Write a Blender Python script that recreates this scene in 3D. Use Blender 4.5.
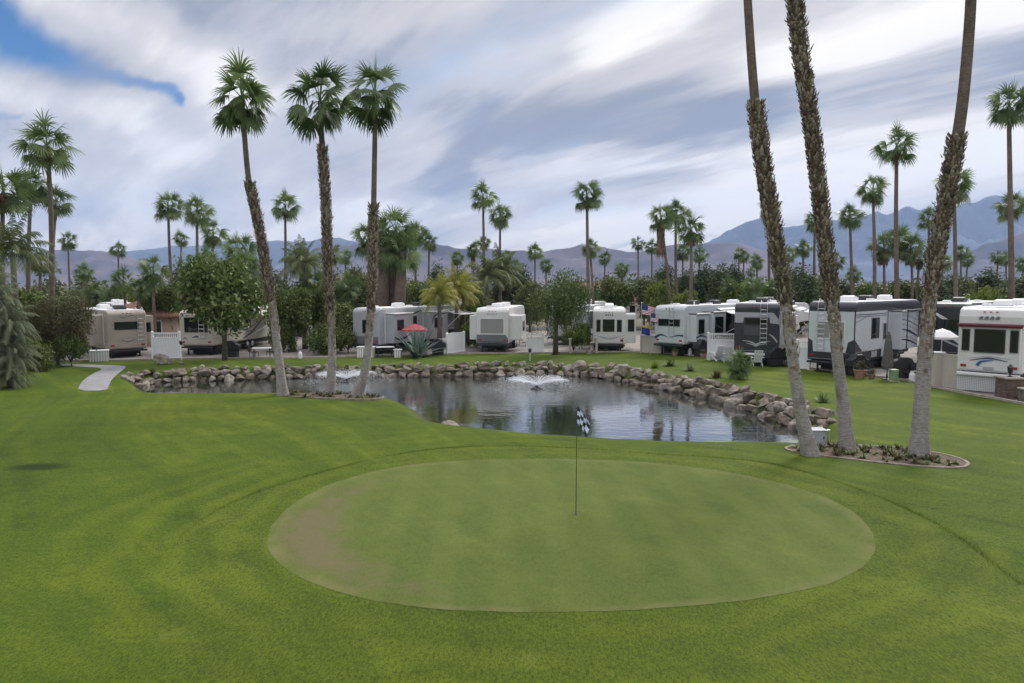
import bpy, math, random
import numpy as np
from mathutils import Vector, Matrix, noise as mnoise
R = math.radians
scene = bpy.context.scene
for o in list(bpy.data.objects): bpy.data.objects.remove(o)
col = scene.collection

# ---------------------------------------------------------------- camera
FPX = 683.0; YH = 288.0; CAMH = 5.0
PITCH = math.atan((341.5 - YH) / FPX)
cd = bpy.data.cameras.new('camera'); cd.lens = 24.0; cd.sensor_width = 36.0
cd.clip_start = 0.1; cd.clip_end = 30000
cam = bpy.data.objects.new('camera', cd); col.objects.link(cam)
cam.location = (0, 0, CAMH); cam.rotation_euler = (R(90) - PITCH, 0, 0)
scene.camera = cam
scene.render.resolution_x = 1024; scene.render.resolution_y = 683

# ---------------------------------------------------------------- colour management
vs = scene.view_settings
vs.view_transform = 'Standard'; vs.look = 'None'; vs.gamma = 1.0; vs.use_curve_mapping = False
vs.exposure = 1.0
SUN_AZ = R(38)      # to the right of the view direction
SUN_EL = R(42)
try:
    scene.cycles.volume_bounces = 1
    scene.cycles.max_bounces = 8
    scene.cycles.transparent_max_bounces = 24
except Exception: pass

# ---------------------------------------------------------------- world: sky with a cloud layer
class NT:
    def __init__(s, tree): s.t = tree; s.n = tree.nodes; s.l = tree.links
    def node(s, typ, **kw):
        nd = s.n.new(typ)
        for k, v in kw.items(): setattr(nd, k, v)
        return nd
    def put(s, sock, v):
        if isinstance(v, bpy.types.NodeSocket): s.l.new(v, sock)
        else: sock.default_value = v
    def m(s, op, a, b=0.0, c=0.0, clamp=False):
        nd = s.node('ShaderNodeMath', operation=op, use_clamp=clamp)
        s.put(nd.inputs[0], a); s.put(nd.inputs[1], b); s.put(nd.inputs[2], c)
        return nd.outputs[0]
    def vm(s, op, a, b=(0, 0, 0), scale=None):
        nd = s.node('ShaderNodeVectorMath', operation=op)
        s.put(nd.inputs[0], a); s.put(nd.inputs[1], b)
        if scale is not None: s.put(nd.inputs['Scale'], scale)
        return nd.outputs['Value'] if op in ('DOT_PRODUCT', 'LENGTH', 'DISTANCE') else nd.outputs[0]
    def noise(s, vec, scale, detail=4, rough=0.55, dist=0.0):
        nd = s.node('ShaderNodeTexNoise'); nd.inputs['Scale'].default_value = scale
        nd.inputs['Detail'].default_value = detail; nd.inputs['Roughness'].default_value = rough
        nd.inputs['Distortion'].default_value = dist
        s.l.new(vec, nd.inputs['Vector']); return nd.outputs['Fac']
    def ss(s, v, a, b, lo=0.0, hi=1.0):
        nd = s.node('ShaderNodeMapRange', interpolation_type='SMOOTHSTEP')
        s.put(nd.inputs[0], v)
        nd.inputs[1].default_value = a; nd.inputs[2].default_value = b
        nd.inputs[3].default_value = lo; nd.inputs[4].default_value = hi
        return nd.outputs[0]
    def mix(s, f, a, b, blend='MIX'):
        nd = s.node('ShaderNodeMix', data_type='RGBA', blend_type=blend)
        s.put(nd.inputs[0], f)
        s.put(nd.inputs[6], a if isinstance(a, bpy.types.NodeSocket) else tuple(a) + (1,))
        s.put(nd.inputs[7], b if isinstance(b, bpy.types.NodeSocket) else tuple(b) + (1,))
        return nd.outputs[2]
    def sep(s, v):
        nd = s.node('ShaderNodeSeparateXYZ'); s.l.new(v, nd.inputs[0]); return nd.outputs
    def comb(s, x, y, z):
        nd = s.node('ShaderNodeCombineXYZ')
        for i, v in enumerate((x, y, z)): s.put(nd.inputs[i], v)
        return nd.outputs[0]

def ray(px, py):
    f = Vector((0, math.cos(PITCH), -math.sin(PITCH))); u = Vector((0, math.sin(PITCH), math.cos(PITCH)))
    return f + Vector((1, 0, 0)) * ((px - 512) / FPX) + u * ((341.5 - py) / FPX)
def G(px, py, z=0.0):
    d = ray(px, py); t = (z - CAMH) / d.z
    return Vector((d.x * t, d.y * t, z))
def P(px, py, Y):
    d = ray(px, py); t = Y / d.y
    return Vector((d.x * t, Y, CAMH + d.z * t))
def GX(px, Y): return P(px, 300, Y).x      # x on the ground for a pixel column at depth Y

w = bpy.data.worlds.new('World'); scene.world = w; w.use_nodes = True
wt = NT(w.node_tree); w.node_tree.nodes.clear()
tc = wt.node('ShaderNodeTexCoord'); D = wt.vm('NORMALIZE', tc.outputs['Generated'])
sky = wt.node('ShaderNodeTexSky', sky_type='NISHITA'); sky.sun_disc = False
sky.sun_elevation = SUN_EL; sky.sun_rotation = SUN_AZ
sky.altitude = 60; sky.dust_density = 1.0; sky.ozone_density = 2.5
dx, dy, dz = wt.sep(D)
zz = wt.m('ADD', wt.m('MAXIMUM', dz, 0.0), 0.16)
cx = wt.m('DIVIDE', dx, zz); cy = wt.m('DIVIDE', dy, zz)
ca, sa = math.cos(R(-50)), math.sin(R(-50))
u_ = wt.m('ADD', wt.m('MULTIPLY', cx, ca), wt.m('MULTIPLY', cy, sa))
v_ = wt.m('SUBTRACT', wt.m('MULTIPLY', cy, ca), wt.m('MULTIPLY', cx, sa))
cvec = wt.comb(wt.m('MULTIPLY', u_, 0.34), v_, 3.1)
warp = wt.noise(cvec, 0.55, 3)
cvw = wt.vm('ADD', cvec, wt.comb(warp, wt.m('MULTIPLY', warp, 0.9), 0.0))
n1 = wt.noise(cvw, 0.62, 6, 0.5)
n2 = wt.noise(cvw, 2.0, 8, 0.64)
n3 = wt.noise(wt.vm('ADD', cvw, (7.3, 2.2, 5.0)), 0.9, 5, 0.55)
def blob(px, py, rad, soft):
    d0 = ray(px, py).normalized()
    dd = wt.m('SUBTRACT', 1.0, wt.vm('DOT_PRODUCT', D, tuple(d0)))
    dd = wt.m('ADD', dd, wt.m('MULTIPLY', wt.m('SUBTRACT', n2, 0.5), soft))
    return wt.ss(dd, 1 - math.cos(R(rad)), 0.0)
# brightness of the cloud deck: streaky noise, with the main banks and gaps of that day's sky laid along their directions
ahead = wt.ss(dy, 0.10, 0.40)
iy = wt.m('DIVIDE', 1.0, wt.m('MAXIMUM', dy, 0.1))
w1 = wt.m('SUBTRACT', wt.noise(wt.vm('ADD', cvw, (1.7, 0, 9)), 1.5, 5, 0.6), 0.5)
w2 = wt.m('SUBTRACT', wt.noise(wt.vm('ADD', cvw, (5.2, 3, 2)), 1.5, 5, 0.6), 0.5)
gs = wt.m('ADD', wt.m('MULTIPLY', dx, iy), wt.m('MULTIPLY', w1, 0.30))
gt = wt.m('ADD', wt.m('MULTIPLY', dz, iy), wt.m('MULTIPLY', w2, 0.17))
def strip_(x0, y0, x1, y1, wpx, w1px=None):
    """soft elongated patch between two directions (given by where they lie ahead of the camera)"""
    a = ((x0 - 512) / FPX, (YH - y0) / FPX); b_ = ((x1 - 512) / FPX, (YH - y1) / FPX)
    L = math.hypot(b_[0] - a[0], b_[1] - a[1]); tx, ty = (b_[0] - a[0]) / L, (b_[1] - a[1]) / L
    al = wt.m('ADD', wt.m('MULTIPLY', wt.m('SUBTRACT', gs, a[0]), tx), wt.m('MULTIPLY', wt.m('SUBTRACT', gt, a[1]), ty))
    ac = wt.m('SUBTRACT', wt.m('MULTIPLY', wt.m('SUBTRACT', gs, a[0]), -ty), wt.m('MULTIPLY', wt.m('SUBTRACT', gt, a[1]), -tx))
    wd = wpx / FPX; f = wt.m('DIVIDE', al, L)
    ww = wt.m('ADD', wd, wt.m('MULTIPLY', wt.m('MULTIPLY', f, 1.0, clamp=True), ((w1px or wpx) - wpx) / FPX))
    ex = wt.m('MAXIMUM', wt.m('MULTIPLY', al, -1.0), wt.m('MAXIMUM', wt.m('SUBTRACT', al, L), 0.0))
    dd = wt.m('DIVIDE', wt.m('SQRT', wt.m('ADD', wt.m('MULTIPLY', ac, ac), wt.m('MULTIPLY', wt.m('MULTIPLY', ex, ex), 0.35))), ww)
    return wt.m('MULTIPLY', wt.ss(dd, 1.6, 0.1), ahead)
br = wt.m('ADD', wt.m('MULTIPLY', n1, 0.70), wt.m('MULTIPLY', n2, 0.75))
br = wt.m('ADD', br, wt.m('MULTIPLY', n3, 0.35))
for (a_, g) in (((500, 148, 730, 120, 40), -0.27), ((720, 122, 1010, 72, 20), -0.22), ((420, 70, 650, -10, 26), -0.14), ((300, 70, 480, 110, 26), -0.10), ((230, 135, 430, 180, 34), -0.10),
                ((880, 172, 1000, 152, 6), -0.12), ((560, 205, 740, 185, 12), -0.08), ((0, 215, 200, 205, 12), -0.05), ((60, 180, 300, 200, 24), -.05),
                ((610, 60, 730, 5, 17), 0.18), ((780, 85, 1060, 10, 38), 0.22), ((500, 168, 720, 172, 14), 0.17), ((770, 195, 1060, 135, 34), 0.26), ((60, -10, 240, 105, 34), 0.22), ((-20, 95, 120, 120, 20), 0.18),
                ((380, 212, 480, 200, 12), 0.12), ((560, 245, 760, 226, 8), 0.25), ((120, 150, 260, 160, 22), .08)):
    br = wt.m('ADD', br, wt.m('MULTIPLY', strip_(*a_), g))
cf = wt.ss(br, 0.57, 1.19)
ccol = wt.mix(wt.ss(cf, 0.0, 0.50), (1.62, 1.74, 2.15), (3.60, 3.48, 3.50))
ccol = wt.mix(wt.ss(cf, 0.45, 1.0), ccol, (6.1, 5.85, 5.6))
warm = wt.m('MULTIPLY', wt.ss(dz, 0.12, 0.05), wt.ss(cf, 0.3, 0.9))
ccol = wt.mix(wt.m('MULTIPLY', warm, 0.6), ccol, (6.0, 5.3, 4.5))
ccol = wt.mix(1.0, ccol, wt.comb(*[wt.m('ADD', 1.0, wt.ss(dz, 0.42, 0.85, 0.0, 1.8))] * 3), 'MULTIPLY')   # an overcast sky is brightest overhead
hole = wt.m('MAXIMUM', strip_(-60, 8, 60, 60, 50, 27), wt.m('MULTIPLY', strip_(50, 60, 170, 106, 22, 6), 0.85))
hole = wt.m('MAXIMUM', hole, wt.m('MULTIPLY', strip_(-20, 118, 14, 122, 10, 6), 0.6))
hole = wt.m('ADD', hole, wt.m('MULTIPLY', wt.m('ADD', wt.m('SUBTRACT', n2, 0.5), wt.m('MULTIPLY', w1, 0.6)), 1.5))
thin = wt.m('MULTIPLY', wt.ss(n3, 0.56, 0.40), 0.10)
cover = wt.m('SUBTRACT', wt.m('SUBTRACT', 1.0, wt.ss(hole, 0.05, 0.95)), thin, clamp=True)
skyc = wt.mix(1.0, sky.outputs[0], (0.055, 0.30, 0.50), 'MULTIPLY')
fin = wt.mix(cover, skyc, ccol)
bg = wt.node('ShaderNodeBackground'); bg.inputs['Strength'].default_value = 0.10
wt.l.new(fin, bg.inputs['Color'])
wo = wt.node('ShaderNodeOutputWorld'); wt.l.new(bg.outputs[0], wo.inputs['Surface'])

sd = bpy.data.lights.new('sun', 'SUN'); sd.energy = 1.5; sd.angle = R(18); sd.color = (1.0, 0.955, 0.88)
sun = bpy.data.objects.new('sun', sd); col.objects.link(sun)
sdir = Vector((math.sin(SUN_AZ) * math.cos(SUN_EL), math.cos(SUN_AZ) * math.cos(SUN_EL), math.sin(SUN_EL)))
sun.rotation_euler = sdir.to_track_quat('Z', 'Y').to_euler()

# ---------------------------------------------------------------- helpers
def tag(o, label=None, cat=None, group=None, kind=None):
    if label: o['label'] = label
    if cat: o['category'] = cat
    if group: o['group'] = group
    if kind: o['kind'] = kind
    return o
def empty(name, loc, rz=0.0):
    o = bpy.data.objects.new(name, None); col.objects.link(o)
    o.location = loc; o.rotation_euler = (0, 0, rz); o.empty_display_size = 0.3
    return o
def children(o): return [c for c in bpy.data.objects if c.parent == o]
KIDS = {}
def link(name, me, parent=None, mat=None):
    o = bpy.data.objects.new(name, me); col.objects.link(o)
    if mat is not None and not me.materials: me.materials.append(mat)
    if parent is not None:
        o.parent = parent; KIDS.setdefault(parent.name, []).append(o)
    return o
def copy_tree(o, parent=None):
    c = o.copy(); col.objects.link(c); c.parent = parent
    for ch in KIDS.get(o.name, []):
        k = copy_tree(ch, c); KIDS.setdefault(c.name, []).append(k)
    return c

class MB:
    """collects shapes for ONE mesh"""
    def __init__(s): s.v = []; s.f = []; s.mi = []; s.a = []
    def add(s, vs, fs, mi=0, a=0.0):
        b = len(s.v); s.v += [tuple(x) for x in vs]
        s.f += [tuple(i + b for i in f) for f in fs]; s.mi += [mi] * len(fs); s.a += [a] * len(vs)
    def box(s, x0, x1, y0, y1, z0, z1, mi=0, M=None):
        vs = [Vector((x, y, z)) for x in (x0, x1) for y in (y0, y1) for z in (z0, z1)]
        if M is not None: vs = [M @ v for v in vs]
        s.add(vs, [(0, 1, 3, 2), (4, 6, 7, 5), (0, 4, 5, 1), (2, 3, 7, 6), (0, 2, 6, 4), (1, 5, 7, 3)], mi)
        return s
    def tube(s, pts, rad, n=8, mi=0, cap=True, a=0.0):
        pts = [Vector(p) for p in pts]; rad = rad if isinstance(rad, (list, tuple)) else [rad] * len(pts)
        vs = []; ref = Vector((1, 0, 0))
        for i, p in enumerate(pts):
            t = (pts[min(i + 1, len(pts) - 1)] - pts[max(i - 1, 0)]).normalized()
            if abs(t.dot(ref)) > 0.95: ref = Vector((0, 1, 0))
            e1 = (ref - t * ref.dot(t)).normalized(); e2 = t.cross(e1)
            for k in range(n):
                an = 2 * math.pi * k / n
                vs.append(p + (e1 * math.cos(an) + e2 * math.sin(an)) * rad[i])
        fs = [(i * n + k, i * n + (k + 1) % n, (i + 1) * n + (k + 1) % n, (i + 1) * n + k) for i in range(len(pts) - 1) for k in range(n)]
        if cap: fs += [tuple(reversed(range(n))), tuple(range((len(pts) - 1) * n, len(pts) * n))]
        s.add(vs, fs, mi, a); return s
    def lathe(s, prof, n=16, c=(0, 0, 0), mi=0):
        c = Vector(c); vs = []
        for (r, z) in prof:
            for k in range(n): vs.append(c + Vector((r * math.cos(2 * math.pi * k / n), r * math.sin(2 * math.pi * k / n), z)))
        m = len(prof)
        fs = [(i * n + k, i * n + (k + 1) % n, (i + 1) * n + (k + 1) % n, (i + 1) * n + k) for i in range(m - 1) for k in range(n)]
        fs += [tuple(reversed(range(n))), tuple(range((m - 1) * n, m * n))]
        s.add(vs, fs, mi); return s
    def prism(s, poly, axis, d0, d1, mi=0):
        """poly of 2-D points; axis 'x': (y,z) extruded in x; 'y': (x,z); 'z': (x,y)"""
        def mk(p, d):
            return {'x': (d, p[0], p[1]), 'y': (p[0], d, p[1]), 'z': (p[0], p[1], d)}[axis]
        n = len(poly); vs = [mk(p, d0) for p in poly] + [mk(p, d1) for p in poly]
        fs = [tuple(range(n)), tuple(reversed(range(n, 2 * n)))] + [(i, i + n, (i + 1) % n + n, (i + 1) % n) for i in range(n)]
        s.add(vs, fs, mi); return s
    def mesh(s, name, mats=None, smooth=False):
        me = bpy.data.meshes.new(name); me.from_pydata(s.v, [], s.f)
        if mats is not None:
            for m in (mats if isinstance(mats, (list, tuple)) else [mats]): me.materials.append(m)
        me.polygons.foreach_set('material_index', s.mi)
        if any(s.a):
            at = me.attributes.new('tint', 'FLOAT', 'POINT'); at.data.foreach_set('value', s.a)
        if smooth: me.polygons.foreach_set('use_smooth', [True] * len(s.f))
        me.update(); return me
    def build(s, name, mats, parent=None, smooth=False, bevel=0.0, seg=2, fix=False):
        me = s.mesh(name, mats, smooth)
        if fix:
            import bmesh
            bm = bmesh.new(); bm.from_mesh(me); bmesh.ops.recalc_face_normals(bm, faces=bm.faces[:]); bm.to_mesh(me); bm.free()
        o = link(name, me, parent)
        if bevel > 0:
            b = o.modifiers.new('bevel', 'BEVEL'); b.width = bevel; b.segments = seg; b.limit_method = 'ANGLE'
        return o

def chaikin(pts, it=2, closed=True):
    pts = [Vector(p) for p in pts]
    for _ in range(it):
        out = []; n = len(pts)
        for i in range(n if closed else n - 1):
            a, b = pts[i], pts[(i + 1) % n]
            out += [a * 0.75 + b * 0.25, a * 0.25 + b * 0.75]
        if not closed: out = [pts[0]] + out + [pts[-1]]
        pts = out
    return pts

# ---------------------------------------------------------------- materials
MATS = {}
def mat(name, c, rough=0.6, metal=0.0, var=0.0, vscale=3.0, bump=0.0, bscale=20.0, c2=None, spec=0.5, coord='Object', stretch=(1, 1, 1), coat=0.0):
    if name in MATS: return MATS[name]
    m = bpy.data.materials.new(name); m.use_nodes = True; t = NT(m.node_tree)
    b = m.node_tree.nodes['Principled BSDF']
    b.inputs['Roughness'].default_value = rough; b.inputs['Metallic'].default_value = metal
    b.inputs['Specular IOR Level'].default_value = spec; b.inputs['Coat Weight'].default_value = coat
    b.inputs['Base Color'].default_value = tuple(c) + (1,)
    tcn = t.node('ShaderNodeTexCoord'); vec = t.vm('MULTIPLY', tcn.outputs[coord], stretch)
    if var > 0:
        n = t.noise(vec, vscale, 5, 0.6)
        cc = c2 if c2 else tuple(x * (1 - var) for x in c)
        t.l.new(t.mix(t.ss(n, 0.35, 0.65), c, cc), b.inputs['Base Color'])
    if bump > 0:
        bn = t.node('ShaderNodeBump'); bn.inputs['Strength'].default_value = bump; bn.inputs['Distance'].default_value = 0.05
        t.l.new(t.noise(vec, bscale, 5, 0.65), bn.inputs['Height']); t.l.new(bn.outputs[0], b.inputs['Normal'])
    MATS[name] = m; return m

def leafmat(name, c, c2, rough=0.55, trans=0.25):
    if name in MATS: return MATS[name]
    m = bpy.data.materials.new(name); m.use_nodes = True; t = NT(m.node_tree)
    b = m.node_tree.nodes['Principled BSDF']; out = m.node_tree.nodes['Material Output']
    at = t.node('ShaderNodeAttribute', attribute_name='tint'); oi = t.node('ShaderNodeObjectInfo')
    f = t.m('ADD', at.outputs['Fac'], t.m('MULTIPLY', t.m('SUBTRACT', oi.outputs['Random'], 0.5), 0.35), clamp=True)
    cc = t.mix(f, c, c2)
    t.l.new(cc, b.inputs['Base Color']); b.inputs['Roughness'].default_value = rough; b.inputs['Specular IOR Level'].default_value = 0.3
    tr = t.node('ShaderNodeBsdfTranslucent'); t.l.new(cc, tr.inputs['Color'])
    mx = t.node('ShaderNodeMixShader'); mx.inputs[0].default_value = trans
    t.l.new(b.outputs[0], mx.inputs[1]); t.l.new(tr.outputs[0], mx.inputs[2]); t.l.new(mx.outputs[0], out.inputs['Surface'])
    MATS[name] = m; return m

M_palm = leafmat('palm_leaf', (0.060, 0.105, 0.034), (0.190, 0.260, 0.095), 0.42, 0.38)
M_palm_y = leafmat('yellow_palm_leaf', (0.11, 0.15, 0.02), (0.34, 0.31, 0.05), 0.5, 0.3)
M_dead = leafmat('dead_frond', (0.10, 0.060, 0.032), (0.27, 0.18, 0.10), 0.85, 0.1)
M_ficus = leafmat('broad_leaf', (0.055, 0.092, 0.022), (0.175, 0.225, 0.060), 0.5, 0.2)
M_weep = leafmat('weeping_leaf', (0.055, 0.090, 0.022), (0.170, 0.220, 0.065), 0.5, 0.3)
M_pine = leafmat('pine_needle', (0.050, 0.076, 0.032), (0.115, 0.150, 0.066), 0.7, 0.12)
M_olive = leafmat('olive_leaf', (0.070, 0.096, 0.034), (0.190, 0.215, 0.085), 0.6, 0.2)
M_sage = leafmat('sage_leaf', (0.085, 0.110, 0.062), (0.220, 0.255, 0.155), 0.6, 0.2)
M_rust = leafmat('rusty_leaf', (0.048, 0.050, 0.022), (0.150, 0.130, 0.058), 0.7, 0.15)
M_lime = leafmat('lime_leaf', (0.080, 0.125, 0.018), (0.23, 0.27, 0.05), 0.5, 0.3)
M_agave = leafmat('agave_leaf', (0.10, 0.15, 0.13), (0.24, 0.30, 0.27), 0.4, 0.05)
# ---------------------------------------------------------------- trunk materials
def trunkmat(name, c1, c2, ring=9.0, bump=0.6):
    m = bpy.data.materials.new(name); m.use_nodes = True; t = NT(m.node_tree)
    b = m.node_tree.nodes['Principled BSDF']; b.inputs['Roughness'].default_value = 0.9; b.inputs['Specular IOR Level'].default_value = 0.15
    tcn = t.node('ShaderNodeTexCoord'); v = tcn.outputs['Object']
    x, y, z = t.sep(v)
    n = t.noise(v, 3.0, 5, 0.65); nf = t.noise(t.vm('MULTIPLY', v, (1, 1, 3.5)), 9.0, 4, 0.6)
    zz_ = t.m('ADD', t.m('MULTIPLY', z, ring), t.m('MULTIPLY', n, 1.4))
    saw = t.m('FRACT', zz_)
    f = t.m('ADD', t.m('MULTIPLY', nf, 0.8), t.m('MULTIPLY', n, 0.5))
    c = t.mix(t.ss(f, 0.45, 0.85), c1, c2)
    c = t.mix(t.m('MULTIPLY', t.ss(saw, 0.84, 0.97), 0.38), c, tuple(k * 0.5 for k in c1))
    st = t.noise(t.vm('MULTIPLY', v, (1, 1, 0.35)), 2.2, 4, 0.6)
    c = t.mix(t.m('MULTIPLY', t.ss(st, 0.52, 0.70), 0.55), c, tuple(k * 0.55 for k in c1))
    t.l.new(c, b.inputs['Base Color'])
    bn = t.node('ShaderNodeBump'); bn.inputs['Strength'].default_value = bump; bn.inputs['Distance'].default_value = 0.03
    t.l.new(t.m('ADD', saw, nf), bn.inputs['Height']); t.l.new(bn.outputs[0], b.inputs['Normal'])
    return m
M_tgrey = trunkmat('smooth_grey_trunk', (0.22, 0.20, 0.19), (0.40, 0.37, 0.35), 7, 0.45)
M_tbrown = trunkmat('ringed_brown_trunk', (0.125, 0.092, 0.075), (0.225, 0.175, 0.145), 8, 0.6)
M_boot = trunkmat('rough_leaf_base_bark', (0.225, 0.170, 0.130), (0.40, 0.325, 0.265), 5, 0.7)
_t = NT(M_boot.node_tree); _b = M_boot.node_tree.nodes['Principled BSDF']; _at = _t.node('ShaderNodeAttribute', attribute_name='tint')
_src = _b.inputs['Base Color'].links[0].from_socket
_c = _t.mix(_t.ss(_at.outputs['Fac'], 0.50, 0.95), _src, (0.42, 0.37, 0.32)); _c = _t.mix(_t.ss(_at.outputs['Fac'], 0.35, 0.0), _c, (0.105, 0.080, 0.063)); _t.l.new(_c, _b.inputs['Base Color'])
M_bark = mat('tree_bark', (0.13, 0.10, 0.08), 0.9, var=0.5, vscale=6, bump=0.6, bscale=14)

# ---------------------------------------------------------------- ground and pond
WZ = -0.6
far_px = [(139, 389), (146, 384), (170, 382), (200, 381.5), (235, 380), (270, 379), (330, 378.5), (390, 377.5), (450, 376.5), (510, 376), (560, 375.5), (595, 377),
          (625, 382), (655, 388), (690, 394), (722, 402), (752, 412), (778, 421), (800, 430), (812, 438)]
near_px = [(806, 441.5), (780, 440), (740, 439.5), (690, 440), (640, 438), (590, 435.5), (540, 432), (500, 429), (462, 425), (440, 419), (431, 411), (424, 403.5), (405, 398), (380, 395.5),
           (340, 393.5), (300, 391.5), (250, 391.5), (200, 391.5), (160, 391.5)]
shore_far = [G(a, b, WZ) for a, b in far_px]
shore_near = []
for a, b in near_px:
    p = G(a, b, -0.04); d = Vector((p.x, p.y, 0)).normalized()
    k = 1.35 if b < 430 else 1.1
    if b < 393: k = 1.0
    p = p + d * k; p.z = WZ; shore_near.append(p)
pond = [Vector((p.x, p.y, 0)) for p in chaikin(shore_far + shore_near, 2)]
PA = np.array([(p.x, p.y) for p in pond])
def sdist(X, Y):
    """signed distance to the pond outline (negative inside) and nearest outline y side"""
    best = np.full(X.shape, 1e9); inside = np.zeros(X.shape, bool); ny = np.zeros(X.shape)
    n = len(PA)
    for i in range(n):
        x0, y0 = PA[i]; x1, y1 = PA[(i + 1) % n]
        ex, ey = x1 - x0, y1 - y0; L = ex * ex + ey * ey + 1e-9
        tt = np.clip(((X - x0) * ex + (Y - y0) * ey) / L, 0, 1)
        d = np.hypot(X - x0 - tt * ex, Y - y0 - tt * ey)
        best = np.minimum(best, d)
        c = ((y0 > Y) != (y1 > Y)) & (X < (x1 - x0) * (Y - y0) / (y1 - y0 + 1e-12) + x0)
        inside ^= c
    return np.where(inside, -best, best)
# is a point on the rocky side?
FA = np.array([(p.x, p.y) for p in shore_far])
NA = np.array([(p.x, p.y) for p in shore_near])
def height(X, Y):
    s = sdist(X, Y)
    dF = np.min(np.hypot(X[..., None] - FA[:, 0], Y[..., None] - FA[:, 1]), axis=-1)
    dN = np.min(np.hypot(X[..., None] - NA[:, 0], Y[..., None] - NA[:, 1]), axis=-1)
    rocky = 1 / (1 + np.exp((dF - dN) * 1.5))
    wd = 1.25 * rocky + 1.9 * (1 - rocky)
    t = np.clip((s + 0.25) / wd, 0, 1); z = -0.75 + 0.75 * (t * t * (3 - 2 * t))
    z = np.where(s < -0.25, -0.75 - np.minimum(0.9, (-s - 0.25) * 0.5), z)
    return z
def hz(x, y):
    return float(height(np.array([x]), np.array([y]))[0])
def axis(a, b, step, far, grow=1.35, lo=-9000):
    c = list(np.arange(a, b + 1e-6, step)); s = step; x = b
    while x < far: s *= grow; x = min(x + s, far); c.append(x)
    s = step; x = a; pre = []
    while x > lo: s *= grow; x = max(x - s, lo); pre.append(x)
    return np.array(pre[::-1] + c)
gx = axis(-34, 26, 0.3, 9000); gy = axis(17, 50, 0.3, 7000)
XX, YY = np.meshgrid(gx, gy); near = (XX > -60) & (XX < 50) & (YY > 5) & (YY < 70)
ZZ = np.zeros(XX.shape); ZZ[near] = height(XX[near], YY[near])
nx, nyy = len(gx), len(gy)
me = bpy.data.meshes.new('ground')
co = np.stack([XX, YY, ZZ], -1).reshape(-1, 3)
idx = np.arange(nx * nyy).reshape(nyy, nx)
q = np.stack([idx[:-1, :-1], idx[:-1, 1:], idx[1:, 1:], idx[1:, :-1]], -1).reshape(-1, 4)
me.vertices.add(len(co)); me.vertices.foreach_set('co', co.ravel())
me.loops.add(q.size); me.loops.foreach_set('vertex_index', q.ravel())
me.polygons.add(len(q)); me.polygons.foreach_set('loop_start', np.arange(len(q)) * 4)
me.polygons.foreach_set('use_smooth', np.ones(len(q), bool)); me.update(calc_edges=True)

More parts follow.
